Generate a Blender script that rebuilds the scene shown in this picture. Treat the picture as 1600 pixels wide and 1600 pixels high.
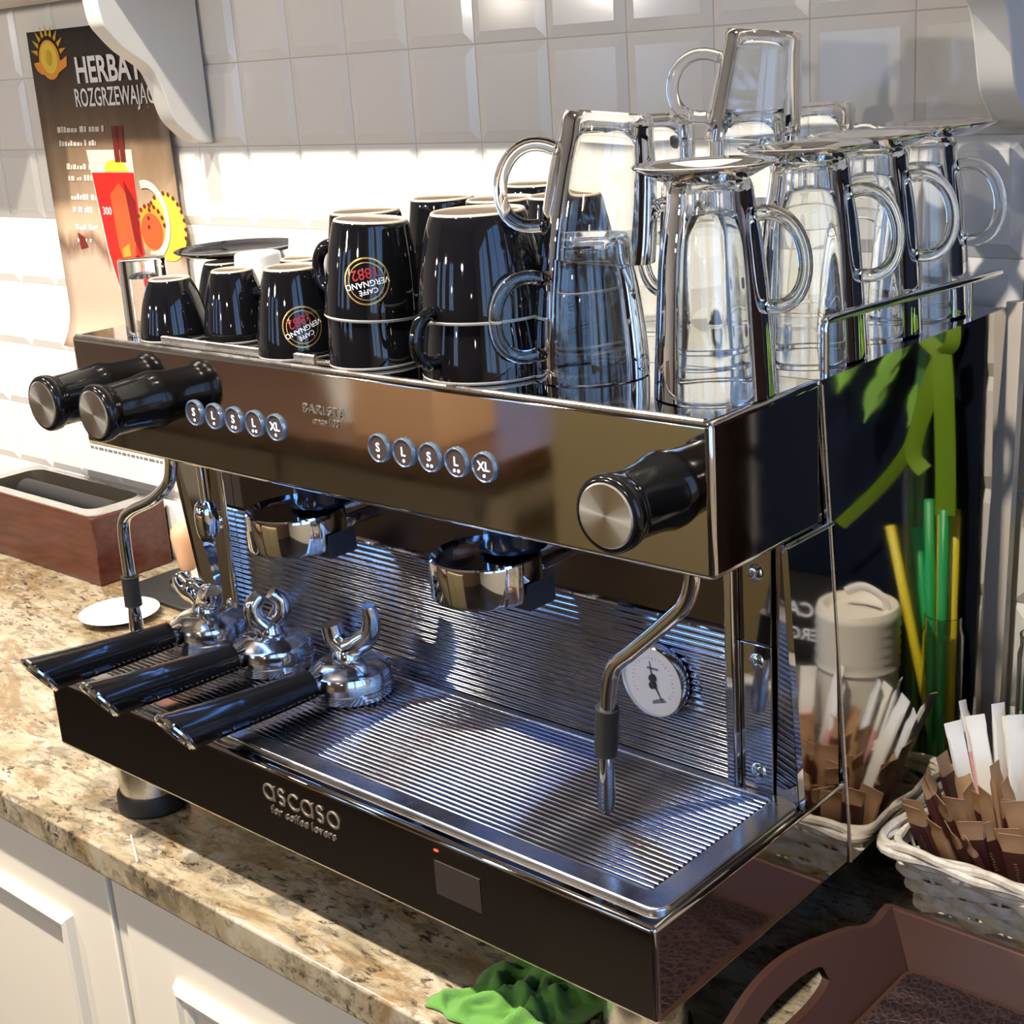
import bpy, math, random
from mathutils import Vector, Matrix
PI = math.pi
for _o in list(bpy.data.objects): bpy.data.objects.remove(_o)
S = bpy.context.scene
COL = S.collection

# ------------------------------------------------------------------ camera
FPX, YAW, PITCH, ROLL = 2277.01, -0.751805, 0.305137, -0.069942
CAM = Vector((0.50044, -0.64138, 0.68936))
cd = bpy.data.cameras.new('camera'); cam = bpy.data.objects.new('camera', cd); COL.objects.link(cam)
_f = Vector((math.sin(YAW)*math.cos(PITCH), math.cos(YAW)*math.cos(PITCH), -math.sin(PITCH)))
_r = Vector((math.cos(YAW), -math.sin(YAW), 0)); _u = _r.cross(_f)
_c, _s = math.cos(ROLL), math.sin(ROLL)
_r2 = _r*_c + _u*_s; _u2 = _u*_c - _r*_s
_m = Matrix((_r2, _u2, -_f)).transposed().to_4x4(); _m.translation = CAM
cam.matrix_world = _m
cd.sensor_width = 36; cd.lens = FPX/1600*36; cd.clip_start = 0.02
S.camera = cam

# ------------------------------------------------------------------ view, sampling options, world
S.view_settings.view_transform = 'Standard'; S.view_settings.look = 'None'
S.view_settings.gamma = 1.0; S.view_settings.use_curve_mapping = False
S.view_settings.exposure = 0.0
cy = S.cycles
cy.use_denoising = True
cy.max_bounces = 14; cy.diffuse_bounces = 3; cy.glossy_bounces = 6; cy.transmission_bounces = 14; cy.transparent_max_bounces = 8
cy.caustics_reflective = False; cy.caustics_refractive = True
cy.blur_glossy = 0.6; cy.sample_clamp_indirect = 4.0

W = bpy.data.worlds.new('daylight'); S.world = W; W.use_nodes = True
nt = W.node_tree; bg = nt.nodes['Background']
tc = nt.nodes.new('ShaderNodeTexCoord'); sep = nt.nodes.new('ShaderNodeSeparateXYZ'); rp = nt.nodes.new('ShaderNodeValToRGB')
nt.links.new(tc.outputs['Generated'], sep.inputs[0]); nt.links.new(sep.outputs['Z'], rp.inputs[0]); nt.links.new(rp.outputs[0], bg.inputs[0])
rp.color_ramp.elements[0].position = 0.0; rp.color_ramp.elements[0].color = (.30, .48, .80, 1)
rp.color_ramp.elements[1].position = 0.7; rp.color_ramp.elements[1].color = (.12, .32, .85, 1)
bg.inputs[1].default_value = 4.6

# ceiling spot lamps: (x, y, power)
LAMPS = [(-1.06, -.74, 390), (-.02, -.74, 320), (-2.3, -.74, 300)]
LAMP_Z = 2.60
for lx, ly, pw in LAMPS:
    l = bpy.data.lights.new('spot_bulb', 'SPOT'); l.energy = pw; l.color = (1.0, .90, .76)
    l.shadow_soft_size = .038; l.spot_size = math.radians(125); l.spot_blend = .8
    o = bpy.data.objects.new('spot_bulb', l); o.location = (lx, ly, LAMP_Z-.052); COL.objects.link(o)
# room lamps further back (the many small highlights)
for i, (lx, ly, pw) in enumerate([(-1.75, -1.20, 16), (-.85, -1.10, 18), (-.05, -1.25, 13), (-2.8, -2.0, 5), (-.9, -2.7, 4), (.9, -2.6, 3)]):
    l = bpy.data.lights.new('room_bulb', 'POINT'); l.energy = pw; l.color = (1.0, .89, .74); l.shadow_soft_size = .03
    o = bpy.data.objects.new('room_bulb', l); o.location = (lx, ly, .85); COL.objects.link(o)

# ------------------------------------------------------------------ materials
def mat(name, col=(.8, .8, .8), rough=.5, metal=0., spec=.5, coat=0., trans=0., ior=1.5, emit=None, estr=0., alpha=1., sheen=0.):
    m = bpy.data.materials.new(name); m.use_nodes = True
    b = m.node_tree.nodes['Principled BSDF']
    b.inputs['Base Color'].default_value = (*col, 1); b.inputs['Roughness'].default_value = rough
    b.inputs['Metallic'].default_value = metal; b.inputs['Specular IOR Level'].default_value = spec
    b.inputs['Coat Weight'].default_value = coat; b.inputs['Transmission Weight'].default_value = trans
    b.inputs['IOR'].default_value = ior
    if emit: b.inputs['Emission Color'].default_value = (*emit, 1); b.inputs['Emission Strength'].default_value = estr
    return m
def nodes(m): return m.node_tree.nodes, m.node_tree.links, m.node_tree.nodes['Principled BSDF']
def ramp(N, stops):
    r = N.new('ShaderNodeValToRGB'); e = r.color_ramp.elements
    while len(e) < len(stops): e.new(.5)
    for k, (p, c) in enumerate(stops): e[k].position = p; e[k].color = (*c, 1) if len(c) == 3 else c
    return r
def noise_tex(N, L, scale, detail=4, rough=.5, vec=None, dist=0.):
    n = N.new('ShaderNodeTexNoise'); n.inputs['Scale'].default_value = scale; n.inputs['Detail'].default_value = detail
    n.inputs['Roughness'].default_value = rough; n.inputs['Distortion'].default_value = dist
    if vec: L.new(vec, n.inputs['Vector'])
    return n
def coords(N, L, scale=(1, 1, 1), kind='Object'):
    t = N.new('ShaderNodeTexCoord'); mp = N.new('ShaderNodeMapping'); mp.inputs['Scale'].default_value = scale
    L.new(t.outputs[kind], mp.inputs['Vector']); return mp.outputs['Vector']
def bump(N, L, b, height, strength=.2, dist=.002):
    bp = N.new('ShaderNodeBump'); bp.inputs['Strength'].default_value = strength; bp.inputs['Distance'].default_value = dist
    L.new(height, bp.inputs['Height']); L.new(bp.outputs[0], b.inputs['Normal'])
def mixc(N, L, fac, a, b, mode='MIX'):
    m = N.new('ShaderNodeMix'); m.data_type = 'RGBA'; m.blend_type = mode
    if hasattr(fac, 'name') and not isinstance(fac, float): L.new(fac, m.inputs['Factor'])
    else: m.inputs['Factor'].default_value = fac
    for v, k in ((a, 6), (b, 7)):
        if isinstance(v, tuple): m.inputs[k].default_value = (*v, 1)
        else: L.new(v, m.inputs[k])
    return m.outputs[2]

def smudged(name, col, rough, metal=1., amt=.06, scale=18.):
    m = mat(name, col, rough, metal); N, L, b = nodes(m)
    n = noise_tex(N, L, scale, 5, .6, coords(N, L))
    r = N.new('ShaderNodeMapRange'); r.inputs['From Min'].default_value = .35; r.inputs['From Max'].default_value = .75
    r.inputs['To Min'].default_value = rough; r.inputs['To Max'].default_value = rough+amt
    L.new(n.outputs['Fac'], r.inputs['Value']); L.new(r.outputs[0], b.inputs['Roughness']); return m
M = {}
M['steel'] = smudged('polished_steel', (.66, .63, .59), .035, amt=.05)
M['steel_dark'] = smudged('dark_polished_steel', (.50, .46, .42), .03, amt=.04)
M['steel_brushed'] = smudged('brushed_steel', (.68, .67, .66), .22, amt=.15, scale=40)
M['rib_steel'] = smudged('ribbed_steel', (.42, .41, .43), .075, amt=.06, scale=25)
M['chrome'] = smudged('chrome', (.80, .80, .80), .03, amt=.05, scale=30)
M['cast'] = smudged('satin_chrome', (.70, .69, .68), .10, amt=.06, scale=40)
M['tray_steel'] = smudged('worn_tray_steel', (.58, .57, .58), .17, amt=.12, scale=30)
M['splash_dark'] = smudged('steel_dark_reflection', (.16, .14, .14), .12, amt=.06)  # stainless sheet coloured dark to stand in for a dark reflection
M['reflection_plate'] = mat('reflection_plate', (.030, .023, .020), .5)
M['pan_dark'] = mat('dark_pan_inside', (.10, .085, .07), .3, .6)  # inside of the pan, darker than its rim
M['black_gloss'] = mat('black_glaze', (.006, .006, .008), .04, spec=.6, coat=.0)
M['black_plastic'] = mat('black_plastic', (.006, .006, .007), .13, spec=.45)
M['black_rubber'] = mat('black_rubber', (.012, .012, .013), .55)
M['glaze_inside'] = mat('dark_brown_glaze', (.085, .055, .042), .35)  # brown glaze of the recess inside the foot ring
M['foot_clay'] = mat('unglazed_clay', (.50, .42, .33), .6)
M['pale_rim'] = mat('pale_rim', (.72, .70, .66), .3)
M['white_china'] = mat('white_china', (.82, .82, .80), .12, coat=.6)
M['glass'] = mat('clear_glass', (.97, .985, .98), .0, trans=1., ior=1.47)
M['gold'] = mat('gold_print', (.55, .36, .12), .3, .8)
M['print_white'] = mat('white_print', (.85, .86, .9), .4)
M['print_red'] = mat('red_print', (.34, .012, .02), .4)
M['print_grey'] = mat('grey_print', (.17, .17, .18), .6)
M['engrave'] = mat('raised_chrome_letter', (.36, .30, .25), .33, .75)
M['led_letter'] = mat('lit_button_letter', (.8, .9, 1), .4, emit=(.62, .85, 1), estr=1.6)
M['button_ring'] = mat('button_ring', (.35, .45, .58), .15, .8, emit=(.2, .45, .9), estr=.12)
M['button_face'] = mat('button_face', (.18, .14, .14), .12, .7)
M['kraft'] = mat('kraft_paper', (.40, .235, .125), .7)
M['brown_print'] = mat('dark_brown_print', (.085, .022, .018), .5)
M['white_paper'] = mat('white_paper', (.78, .77, .74), .6)
M['pink_print'] = mat('pink_print', (.75, .35, .35), .6)
M['plastic_white'] = mat('white_plastic', (.74, .70, .62), .35)
M['straw_yellow'] = mat('yellow_straw', (.62, .52, .02), .3)
M['straw_green'] = mat('green_straw', (.01, .30, .07), .3)
M['ribbon'] = mat('green_ribbon', (.15, .27, .012), .4)
M['stem'] = mat('flower_stem', (.05, .16, .03), .5)
M['leaf'] = mat('leaf_green', (.14, .30, .03), .5)
M['navy'] = mat('navy_board', (.003, .006, .016), .8, spec=.12)
M['dark_brown'] = mat('dark_stained_board', (.006, .002, .0015), .8, spec=.10)
M['paper_shade'] = mat('cream_paint', (.66, .60, .52), .5)
M['red_reflection'] = mat('red_reflection_glow', (.6, .02, .01), .3, emit=(1, .08, .03), estr=2)
M['ink'] = mat('black_ink', (.02, .02, .022), .5)
M['dial'] = mat('dial_face', (.80, .77, .74), .4, coat=.3)
M['lamp_metal'] = mat('lamp_white_metal', (.7, .7, .7), .3)
M['lamp_lens'] = mat('lamp_lens', (1, 1, 1), .3, emit=(1, .86, .66), estr=60)
M['red_cup'] = mat('red_print_cup', (.5, .03, .06), .5)
M['grout'] = mat('tile_grout', (.50, .475, .45), .8)
M['wall_paint'] = mat('wall_paint', (.62, .56, .48), .7)
M['wood_wall'] = mat('brown_wood_panel', (.075, .04, .022), .5)
M['ceiling_paint'] = mat('ceiling_paint', (.30, .27, .23), .8)
M['tan'] = mat('tan_handle', (.62, .36, .22), .35)
M['red'] = mat('red_packet', (.6, .02, .02), .4)

m = M['tile'] = mat('glazed_white_tile', (.80, .785, .77), .12, spec=.5); N, L, b = nodes(m)
n = noise_tex(N, L, 9, 3, .5, coords(N, L)); bump(N, L, b, n.outputs['Fac'], .05, .004)

m = M['granite'] = mat('granite', (.7, .6, .45), .16, spec=.5); N, L, b = nodes(m)
v = coords(N, L); vs = coords(N, L, (1.0, 2.2, 1.0))
n1 = noise_tex(N, L, 11, 7, .68, vs, .5); r1 = ramp(N, [(.30, (.13, .105, .07)), (.41, (.26, .205, .125)), (.52, (.36, .305, .215)), (.66, (.43, .385, .315))]); L.new(n1.outputs['Fac'], r1.inputs[0])
n2 = noise_tex(N, L, 4.2, 6, .65, vs, 1.4); r2 = ramp(N, [(.52, (0, 0, 0)), (.585, (.9, .9, .9)), (.60, (.9, .9, .9)), (.65, (0, 0, 0))]); L.new(n2.outputs['Fac'], r2.inputs[0])
c1 = mixc(N, L, r2.outputs[0], r1.outputs[0], (.22, .14, .065))
n6 = noise_tex(N, L, 7, 5, .6, v, .8); r6 = ramp(N, [(.56, (0, 0, 0)), (.68, (.75, .75, .75))]); L.new(n6.outputs['Fac'], r6.inputs[0])
c1 = mixc(N, L, r6.outputs[0], c1, (.25, .23, .20))
n4 = noise_tex(N, L, 30, 5, .7, vs, .6); r4 = ramp(N, [(.50, (0, 0, 0)), (.62, (.85, .85, .85))]); L.new(n4.outputs['Fac'], r4.inputs[0])
c2 = mixc(N, L, r4.outputs[0], c1, (.15, .12, .08))
n3 = noise_tex(N, L, 62, 5, .7, vs, .5); r3 = ramp(N, [(.54, (0, 0, 0)), (.61, (1, 1, 1))]); L.new(n3.outputs['Fac'], r3.inputs[0])
n7 = noise_tex(N, L, 13, 3, .5, v); r7 = ramp(N, [(.38, (0, 0, 0)), (.55, (1, 1, 1))]); L.new(n7.outputs['Fac'], r7.inputs[0])
c3 = mixc(N, L, mixc(N, L, 1., r3.outputs[0], r7.outputs[0], 'MULTIPLY'), c2, (.055, .038, .030)); L.new(c3, b.inputs['Base Color'])

m = M['cabinet'] = mat('cream_cabinet_paint', (.76, .71, .62), .45); N, L, b = nodes(m)
n = noise_tex(N, L, 60, 4, .6, coords(N, L, (1, 1, .06))); bump(N, L, b, n.outputs['Fac'], .25, .001)
m = M['shelf_paint'] = mat('painted_shelf', (.70, .69, .66), .35)
m = M['knock_wood'] = mat('reddish_stained_wood', (.13, .035, .02), .3, coat=.3); N, L, b = nodes(m)
n = noise_tex(N, L, 14, 5, .6, coords(N, L, (1, 6, 8))); r = ramp(N, [(.3, (.042, .008, .005)), (.7, (.098, .020, .011))]); L.new(n.outputs['Fac'], r.inputs[0]); L.new(r.outputs[0], b.inputs['Base Color'])
M['island_paint'] = mat('beige_counter_paint', (.21, .17, .11), .5); M['cupboard_paint'] = mat('olive_cupboard_paint', (.20, .16, .08), .5)
m = M['worktop_wood'] = mat('brown_worktop', (.22, .10, .04), .35); N, L, b = nodes(m)
n = noise_tex(N, L, 6, 5, .6, coords(N, L, (1, 9, 9))); r = ramp(N, [(.3, (.03, .013, .006)), (.7, (.075, .034, .014))]); L.new(n.outputs['Fac'], r.inputs[0]); L.new(r.outputs[0], b.inputs['Base Color'])
m = M['floor'] = mat('dark_floor_tile', (.007, .005, .004), .4)
m = M['tray_brown'] = mat('brown_moulded_tray', (.062, .026, .019), .42); N, L, b = nodes(m)
n = noise_tex(N, L, 400, 2, .5, coords(N, L)); bump(N, L, b, n.outputs['Fac'], .15, .0005)
m = M['croc'] = mat('crocodile_leatherette', (.016, .007, .009), .36, spec=.5); N, L, b = nodes(m)
vo = N.new('ShaderNodeTexVoronoi'); vo.feature = 'DISTANCE_TO_EDGE'; vo.inputs['Scale'].default_value = 240; L.new(coords(N, L, (1, .6, 1)), vo.inputs['Vector'])
r = ramp(N, [(.0, (0, 0, 0)), (.18, (1, 1, 1))]); L.new(vo.outputs['Distance'], r.inputs[0]); bump(N, L, b, r.outputs[0], .6, .0010); L.new(mixc(N, L, r.outputs[0], (.038, .022, .023), (.014, .006, .008)), b.inputs['Base Color'])
m = M['wicker'] = mat('white_painted_wicker', (.68, .64, .57), .55); N, L, b = nodes(m)
n = noise_tex(N, L, 90, 3, .6, coords(N, L)); r = ramp(N, [(.3, (.52, .46, .38)), (.6, (.74, .70, .63))]); L.new(n.outputs['Fac'], r.inputs[0]); L.new(r.outputs[0], b.inputs['Base Color'])
m = M['cloth'] = mat('green_microfibre', (.085, .235, .035), .9); N, L, b = nodes(m)
b.inputs['Sheen Weight'].default_value = .3
n = noise_tex(N, L, 500, 3, .6, coords(N, L)); bump(N, L, b, n.outputs['Fac'], .4, .001)
m = M['knob_cap'] = mat('spun_metal_cap', (.70, .67, .62), .28, 1.); N, L, b = nodes(m)
b.inputs['Anisotropic'].default_value = .85
tg = N.new('ShaderNodeTangent'); tg.direction_type = 'RADIAL'; tg.axis = 'Y'; L.new(tg.outputs[0], b.inputs['Tangent'])
# poster print: dark top running into pale wood at the bottom
m = M['poster'] = mat('poster_print', (.3, .2, .12), .35); N, L, b = nodes(m)
t = N.new('ShaderNodeTexCoord'); sx = N.new('ShaderNodeSeparateXYZ'); L.new(t.outputs['Object'], sx.inputs[0])
n = noise_tex(N, L, 14, 4, .6, coords(N, L, (1, 1, .35))); ad = N.new('ShaderNodeMath'); ad.operation = 'MULTIPLY_ADD'
L.new(n.outputs['Fac'], ad.inputs[0]); ad.inputs[1].default_value = .10; L.new(sx.outputs['Z'], ad.inputs[2])
mr = N.new('ShaderNodeMapRange'); mr.inputs['From Min'].default_value = .05; mr.inputs['From Max'].default_value = .50; L.new(ad.outputs[0], mr.inputs['Value'])
r = ramp(N, [(.0, (.52, .38, .29)), (.28, (.55, .42, .33)), (.33, (.22, .13, .09)), (.38, (.60, .44, .31)), (.55, (.33, .22, .135)), (.70, (.135, .085, .05)), (.84, (.05, .03, .02)), (.97, (.004, .004, .008))])
L.new(mr.outputs[0], r.inputs[0]); L.new(r.outputs[0], b.inputs['Base Color'])
for k, c in dict(p_red=(.72, .02, .015), p_red2=(.80, .10, .03), p_dark=(.22, .01, .01), p_orange=(.85, .32, .04), p_yellow=(.80, .60, .06), p_clear=(.72, .66, .58), p_cin=(.16, .02, .015), p_gold=(.62, .40, .02)).items():
    M[k] = mat('poster_'+k[2:]+'_ink', c, .35)

# ------------------------------------------------------------------ mesh builder
class MB:
    def __init__(s): s.v = []; s.f = []
    def add(s, vs, fs):
        o = len(s.v); s.v += [tuple(p) for p in vs]; s.f += [tuple(i+o for i in f) for f in fs]; return s
    def box(s, x0, y0, z0, x1, y1, z1):
        return s.add([(x0, y0, z0), (x1, y0, z0), (x1, y1, z0), (x0, y1, z0), (x0, y0, z1), (x1, y0, z1), (x1, y1, z1), (x0, y1, z1)],
                     [(0, 3, 2, 1), (4, 5, 6, 7), (0, 1, 5, 4), (1, 2, 6, 5), (2, 3, 7, 6), (3, 0, 4, 7)])
    def prism(s, poly, axis, a0, a1):
        """poly in the two other axes (x: (y,z), y: (x,z), z: (x,y))"""
        n = len(poly); P = {'x': lambda a, p: (a, p[0], p[1]), 'y': lambda a, p: (p[0], a, p[1]), 'z': lambda a, p: (p[0], p[1], a)}[axis]
        vs = [P(a0, p) for p in poly]+[P(a1, p) for p in poly]
        fs = [tuple(range(n))[::-1], tuple(range(n, 2*n))]+[(i, (i+1) % n, n+(i+1) % n, n+i) for i in range(n)]
        return s.add(vs, fs)
    def lathe(s, prof, seg=40, mtx=None, a0=0., a1=2*PI):
        full = abs(a1-a0-2*PI) < 1e-6; k = seg if full else seg+1
        vs = []; fs = []
        for j in range(k):
            a = a0+(a1-a0)*j/seg; c, sn = math.cos(a), math.sin(a)
            vs += [(r*c, r*sn, z) for r, z in prof]
        n = len(prof)
        for j in range(seg):
            j2 = (j+1) % k
            for i in range(n-1):
                q = [j*n+i, j2*n+i, j2*n+i+1, j*n+i+1]
                if prof[i][0] < 1e-7: q = [j*n+i, j2*n+i+1, j*n+i+1]
                elif prof[i+1][0] < 1e-7: q = [j*n+i, j2*n+i, j*n+i+1]
                fs.append(tuple(q))
        if mtx: vs = [tuple(mtx @ Vector(p)) for p in vs]
        return s.add(vs, fs)
    def tube(s, path, r, seg=10, closed=False, flat=1., caps=True, up=None):
        P = [Vector(p) for p in path]; n = len(P)
        R = r if isinstance(r, (list, tuple)) else [r]*n
        vs = []; nrm = None
        for i in range(n):
            if closed: t = (P[(i+1) % n]-P[i-1])
            else: t = (P[min(i+1, n-1)]-P[max(i-1, 0)])
            t = t.normalized() if t.length > 1e-9 else Vector((0, 0, 1))
            if up is not None: nrm = Vector(up)
            elif nrm is None: nrm = Vector((0, 0, 1)) if abs(t.z) < .9 else Vector((1, 0, 0))
            nrm = (nrm-t*nrm.dot(t)); nrm = nrm.normalized() if nrm.length > 1e-6 else t.orthogonal().normalized()
            bn = t.cross(nrm)
            for k in range(seg):
                a = 2*PI*k/seg; vs.append(tuple(P[i]+nrm*(R[i]*math.cos(a))+bn*(R[i]*flat*math.sin(a))))
        fs = []
        for i in range(n if closed else n-1):
            i2 = (i+1) % n
            for k in range(seg): fs.append((i*seg+k, i*seg+(k+1) % seg, i2*seg+(k+1) % seg, i2*seg+k))
        if caps and not closed: fs += [tuple(range(seg))[::-1], tuple(range((n-1)*seg, n*seg))]
        return s.add(vs, fs)
    def grid(s, nu, nv, fn):
        vs = [fn(i/nu, j/nv) for j in range(nv+1) for i in range(nu+1)]
        return s.add(vs, [(j*(nu+1)+i, j*(nu+1)+i+1, (j+1)*(nu+1)+i+1, (j+1)*(nu+1)+i) for j in range(nv) for i in range(nu)])
    def xf(s, mtx): s.v = [tuple(mtx @ Vector(p)) for p in s.v]; return s
    def mesh(s, name, smooth=True, ang=35):
        me = bpy.data.meshes.new(name); me.from_pydata(s.v, [], s.f); me.update()
        if smooth:
            me.polygons.foreach_set('use_smooth', [True]*len(me.polygons)); me.set_sharp_from_angle(angle=math.radians(ang))
        return me
    def build(s, name, m, parent=None, bevel=0., smooth=True, ang=35, loc=None, seg=2, label=None):
        me = s.mesh(name, smooth, ang); me.materials.append(M[m] if isinstance(m, str) else m)
        return link(name, me, parent, bevel, loc, seg, label)
def link(name, me, parent=None, bevel=0., loc=None, seg=2, label=None):
    o = bpy.data.objects.new(name, me); COL.objects.link(o)
    if parent: o.parent = parent
    if loc is not None: o.location = loc
    if label: o['label'] = label
    if bevel:
        b = o.modifiers.new('bevel', 'BEVEL'); b.width = bevel; b.segments = seg; b.limit_method = 'ANGLE'; b.angle_limit = math.radians(40)
    return o
def tag(o, label, cat, group=None):
    o['label'] = label; o['category'] = cat
    if group: o['group'] = group
    return o
def empty(name, loc=(0, 0, 0), label=None, cat=None, group=None, rot=None):
    o = bpy.data.objects.new(name, None); o.empty_display_size = .02; COL.objects.link(o); o.location = loc
    if rot: o.rotation_euler = rot
    if label: tag(o, label, cat, group)
    return o
def structure(o): o['kind'] = 'structure'; return o
KIDS = {}
def copy_tree(o, parent=None):
    c = o.copy(); COL.objects.link(c)
    if parent: c.parent = parent
    for ch in [x for x in ALL_CHILDREN(o)]: copy_tree(ch, c)
    return c
def ALL_CHILDREN(o): return list(o.children)
def text_geo(body, size, bold=0., align='CENTER', extrude=0., space=1.):
    cu = bpy.data.curves.new('t', 'FONT'); cu.body = body; cu.size = size; cu.align_x = align; cu.align_y = 'CENTER'
    cu.offset = bold; cu.extrude = extrude; cu.resolution_u = 3; cu.space_character = space
    o = bpy.data.objects.new('t', cu); COL.objects.link(o)
    dg = bpy.context.evaluated_depsgraph_get(); me = bpy.data.meshes.new_from_object(o.evaluated_get(dg))
    vs = [tuple(v.co) for v in me.vertices]; fs = [tuple(p.vertices) for p in me.polygons]
    bpy.data.objects.remove(o); bpy.data.curves.remove(cu); bpy.data.meshes.remove(me)
    return vs, fs
def bez(p0, p1, p2, p3, n=22):
    P_ = [Vector(p) for p in (p0, p1, p2, p3)]
    return [P_[0]*(1-t)**3+P_[1]*3*t*(1-t)**2+P_[2]*3*t*t*(1-t)+P_[3]*t**3 for t in [k/n for k in range(n+1)]]
def rot_z(a): return Matrix.Rotation(a, 4, 'Z')
def smooth_path(pts, n=6):
    """Catmull-Rom"""
    P = [Vector(p) for p in pts]; out = []
    for i in range(len(P)-1):
        p0 = P[max(i-1, 0)]; p1 = P[i]; p2 = P[i+1]; p3 = P[min(i+2, len(P)-1)]
        for k in range(n):
            t = k/n; out.append(.5*((2*p1)+(p2-p0)*t+(2*p0-5*p1+4*p2-p3)*t*t+(3*p1-p0-3*p2+p3)*t**3))
    out.append(P[-1]); return out
def rrect(x0, y0, x1, y1, r, n=6):
    out = []
    for cx, cy_, a in ((x1-r, y1-r, 0), (x0+r, y1-r, PI/2), (x0+r, y0+r, PI), (x1-r, y0+r, 1.5*PI)):
        for k in range(n+1): out.append((cx+r*math.cos(a+PI/2*k/n), cy_+r*math.sin(a+PI/2*k/n)))
    return out

# ================================================================== SETTING
WY = .5235                     # plane of the tile joints on the back wall
X0, X1, Y0, Z0, Z1 = -4.6, 2.1, -3.6, -.9, 2.75
def slab(name, b, m): return structure(MB().box(*b).build(name, m, smooth=False))
slab('floor', (X0-.1, Y0-.1, Z0-.1, X1+.1, WY+.2, Z0), 'floor')
slab('ceiling', (X0-.1, Y0-.1, Z1, X1+.1, WY+.2, Z1+.1), 'ceiling_paint')
slab('wall_left', (X0-.1, Y0, Z0, X0, WY+.2, Z1), 'wall_paint')
wall = slab('wall_back', (X0, WY+.0022, Z0, X1, WY+.1, Z1), 'grout')
# glazed bevelled tiles as separate pieces of the back wall
TS, TX, TZ = .10, -.9969, .5996
def tile_mesh():
    h = TS/2-.0006; e = .0115; d = .0036
    a = MB(); i = h-e
    vs = [(-h, .004, -h), (h, .004, -h), (h, .004, h), (-h, .004, h), (-h, 0, -h), (h, 0, -h), (h, 0, h), (-h, 0, h), (-i, -d, -i), (i, -d, -i), (i, -d, i), (-i, -d, i)]
    fs = [(0, 1, 5, 4), (1, 2, 6, 5), (2, 3, 7, 6), (3, 0, 4, 7), (4, 5, 9, 8), (5, 6, 10, 9), (6, 7, 11, 10), (7, 4, 8, 11), (8, 9, 10, 11)]
    a.add(vs, fs); return a.mesh('tile', smooth=False)
tm = tile_mesh(); tm.materials.append(M['tile'])
for k in range(-6, 3):
    for i in range(-9, 14):
        o = bpy.data.objects.new('tile', tm); COL.objects.link(o); o.parent = wall
        o.location = (TX+(i+.5)*TS, WY+.002, TZ+(k+.5)*TS)
# front wall with window openings, panes and frames (behind the camera)
def wall_with_windows(name, plane, fixed, lo, hi, wins, th, m):
    b = MB(); us = sorted({lo, hi, *[w[0] for w in wins], *[w[1] for w in wins]}); z0, z1 = wins[0][2], wins[0][3]
    for a, c in zip(us, us[1:]):
        op = any(w[0] <= a and c <= w[1] for w in wins)
        for za, zb in ([(Z0, z0), (z1, Z1)] if op else [(Z0, Z1)]):
            b.box(a, fixed-th, za, c, fixed, zb) if plane == 'y' else b.box(fixed, a, za, fixed+th, c, zb)
    return structure(b.build(name, m, smooth=False))
FW = [(-3.9, -3.3, .35, 1.45), (-2.7, -2.1, .35, 1.45), (-1.5, -.9, .35, 1.45)]
RW = [(-2.7, -1.4, .1, 2.0), (-1.2, .1, .1, 2.0)]
wall_with_windows('wall_front', 'y', Y0, X0, X1, FW, .12, 'wood_wall')
wall_with_windows('wall_right', 'x', X1, Y0, WY+.2, RW, .12, 'wall_paint')
wn = 0
for pl, wins in (('y', FW), ('x', RW)):
    for a, c, za, zb in wins:
        wn += 1; b = MB(); t = .045
        def bar(u0, v0, u1, v1, d0, d1, B):
            B.box(u0, Y0-d1, v0, u1, Y0-d0, v1) if pl == 'y' else B.box(X1+d0, u0, v0, X1+d1, u1, v1)
        bar(a, za, a+t, zb, .02, .08, b); bar(c-t, za, c, zb, .02, .08, b); bar(a+t, za, c-t, za+t, .02, .08, b); bar(a+t, zb-t, c-t, zb, .02, .08, b)
        mid = (a+c)/2; bar(mid-.02, za+t, mid+.02, zb-t, .02, .08, b)
        w = structure(b.build('window_%d' % wn, 'shelf_paint', smooth=False))
        g = MB(); bar(a+t, za+t, c-t, zb-t, .045, .049, g); g.build('pane', 'glass', w, smooth=False)

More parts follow.
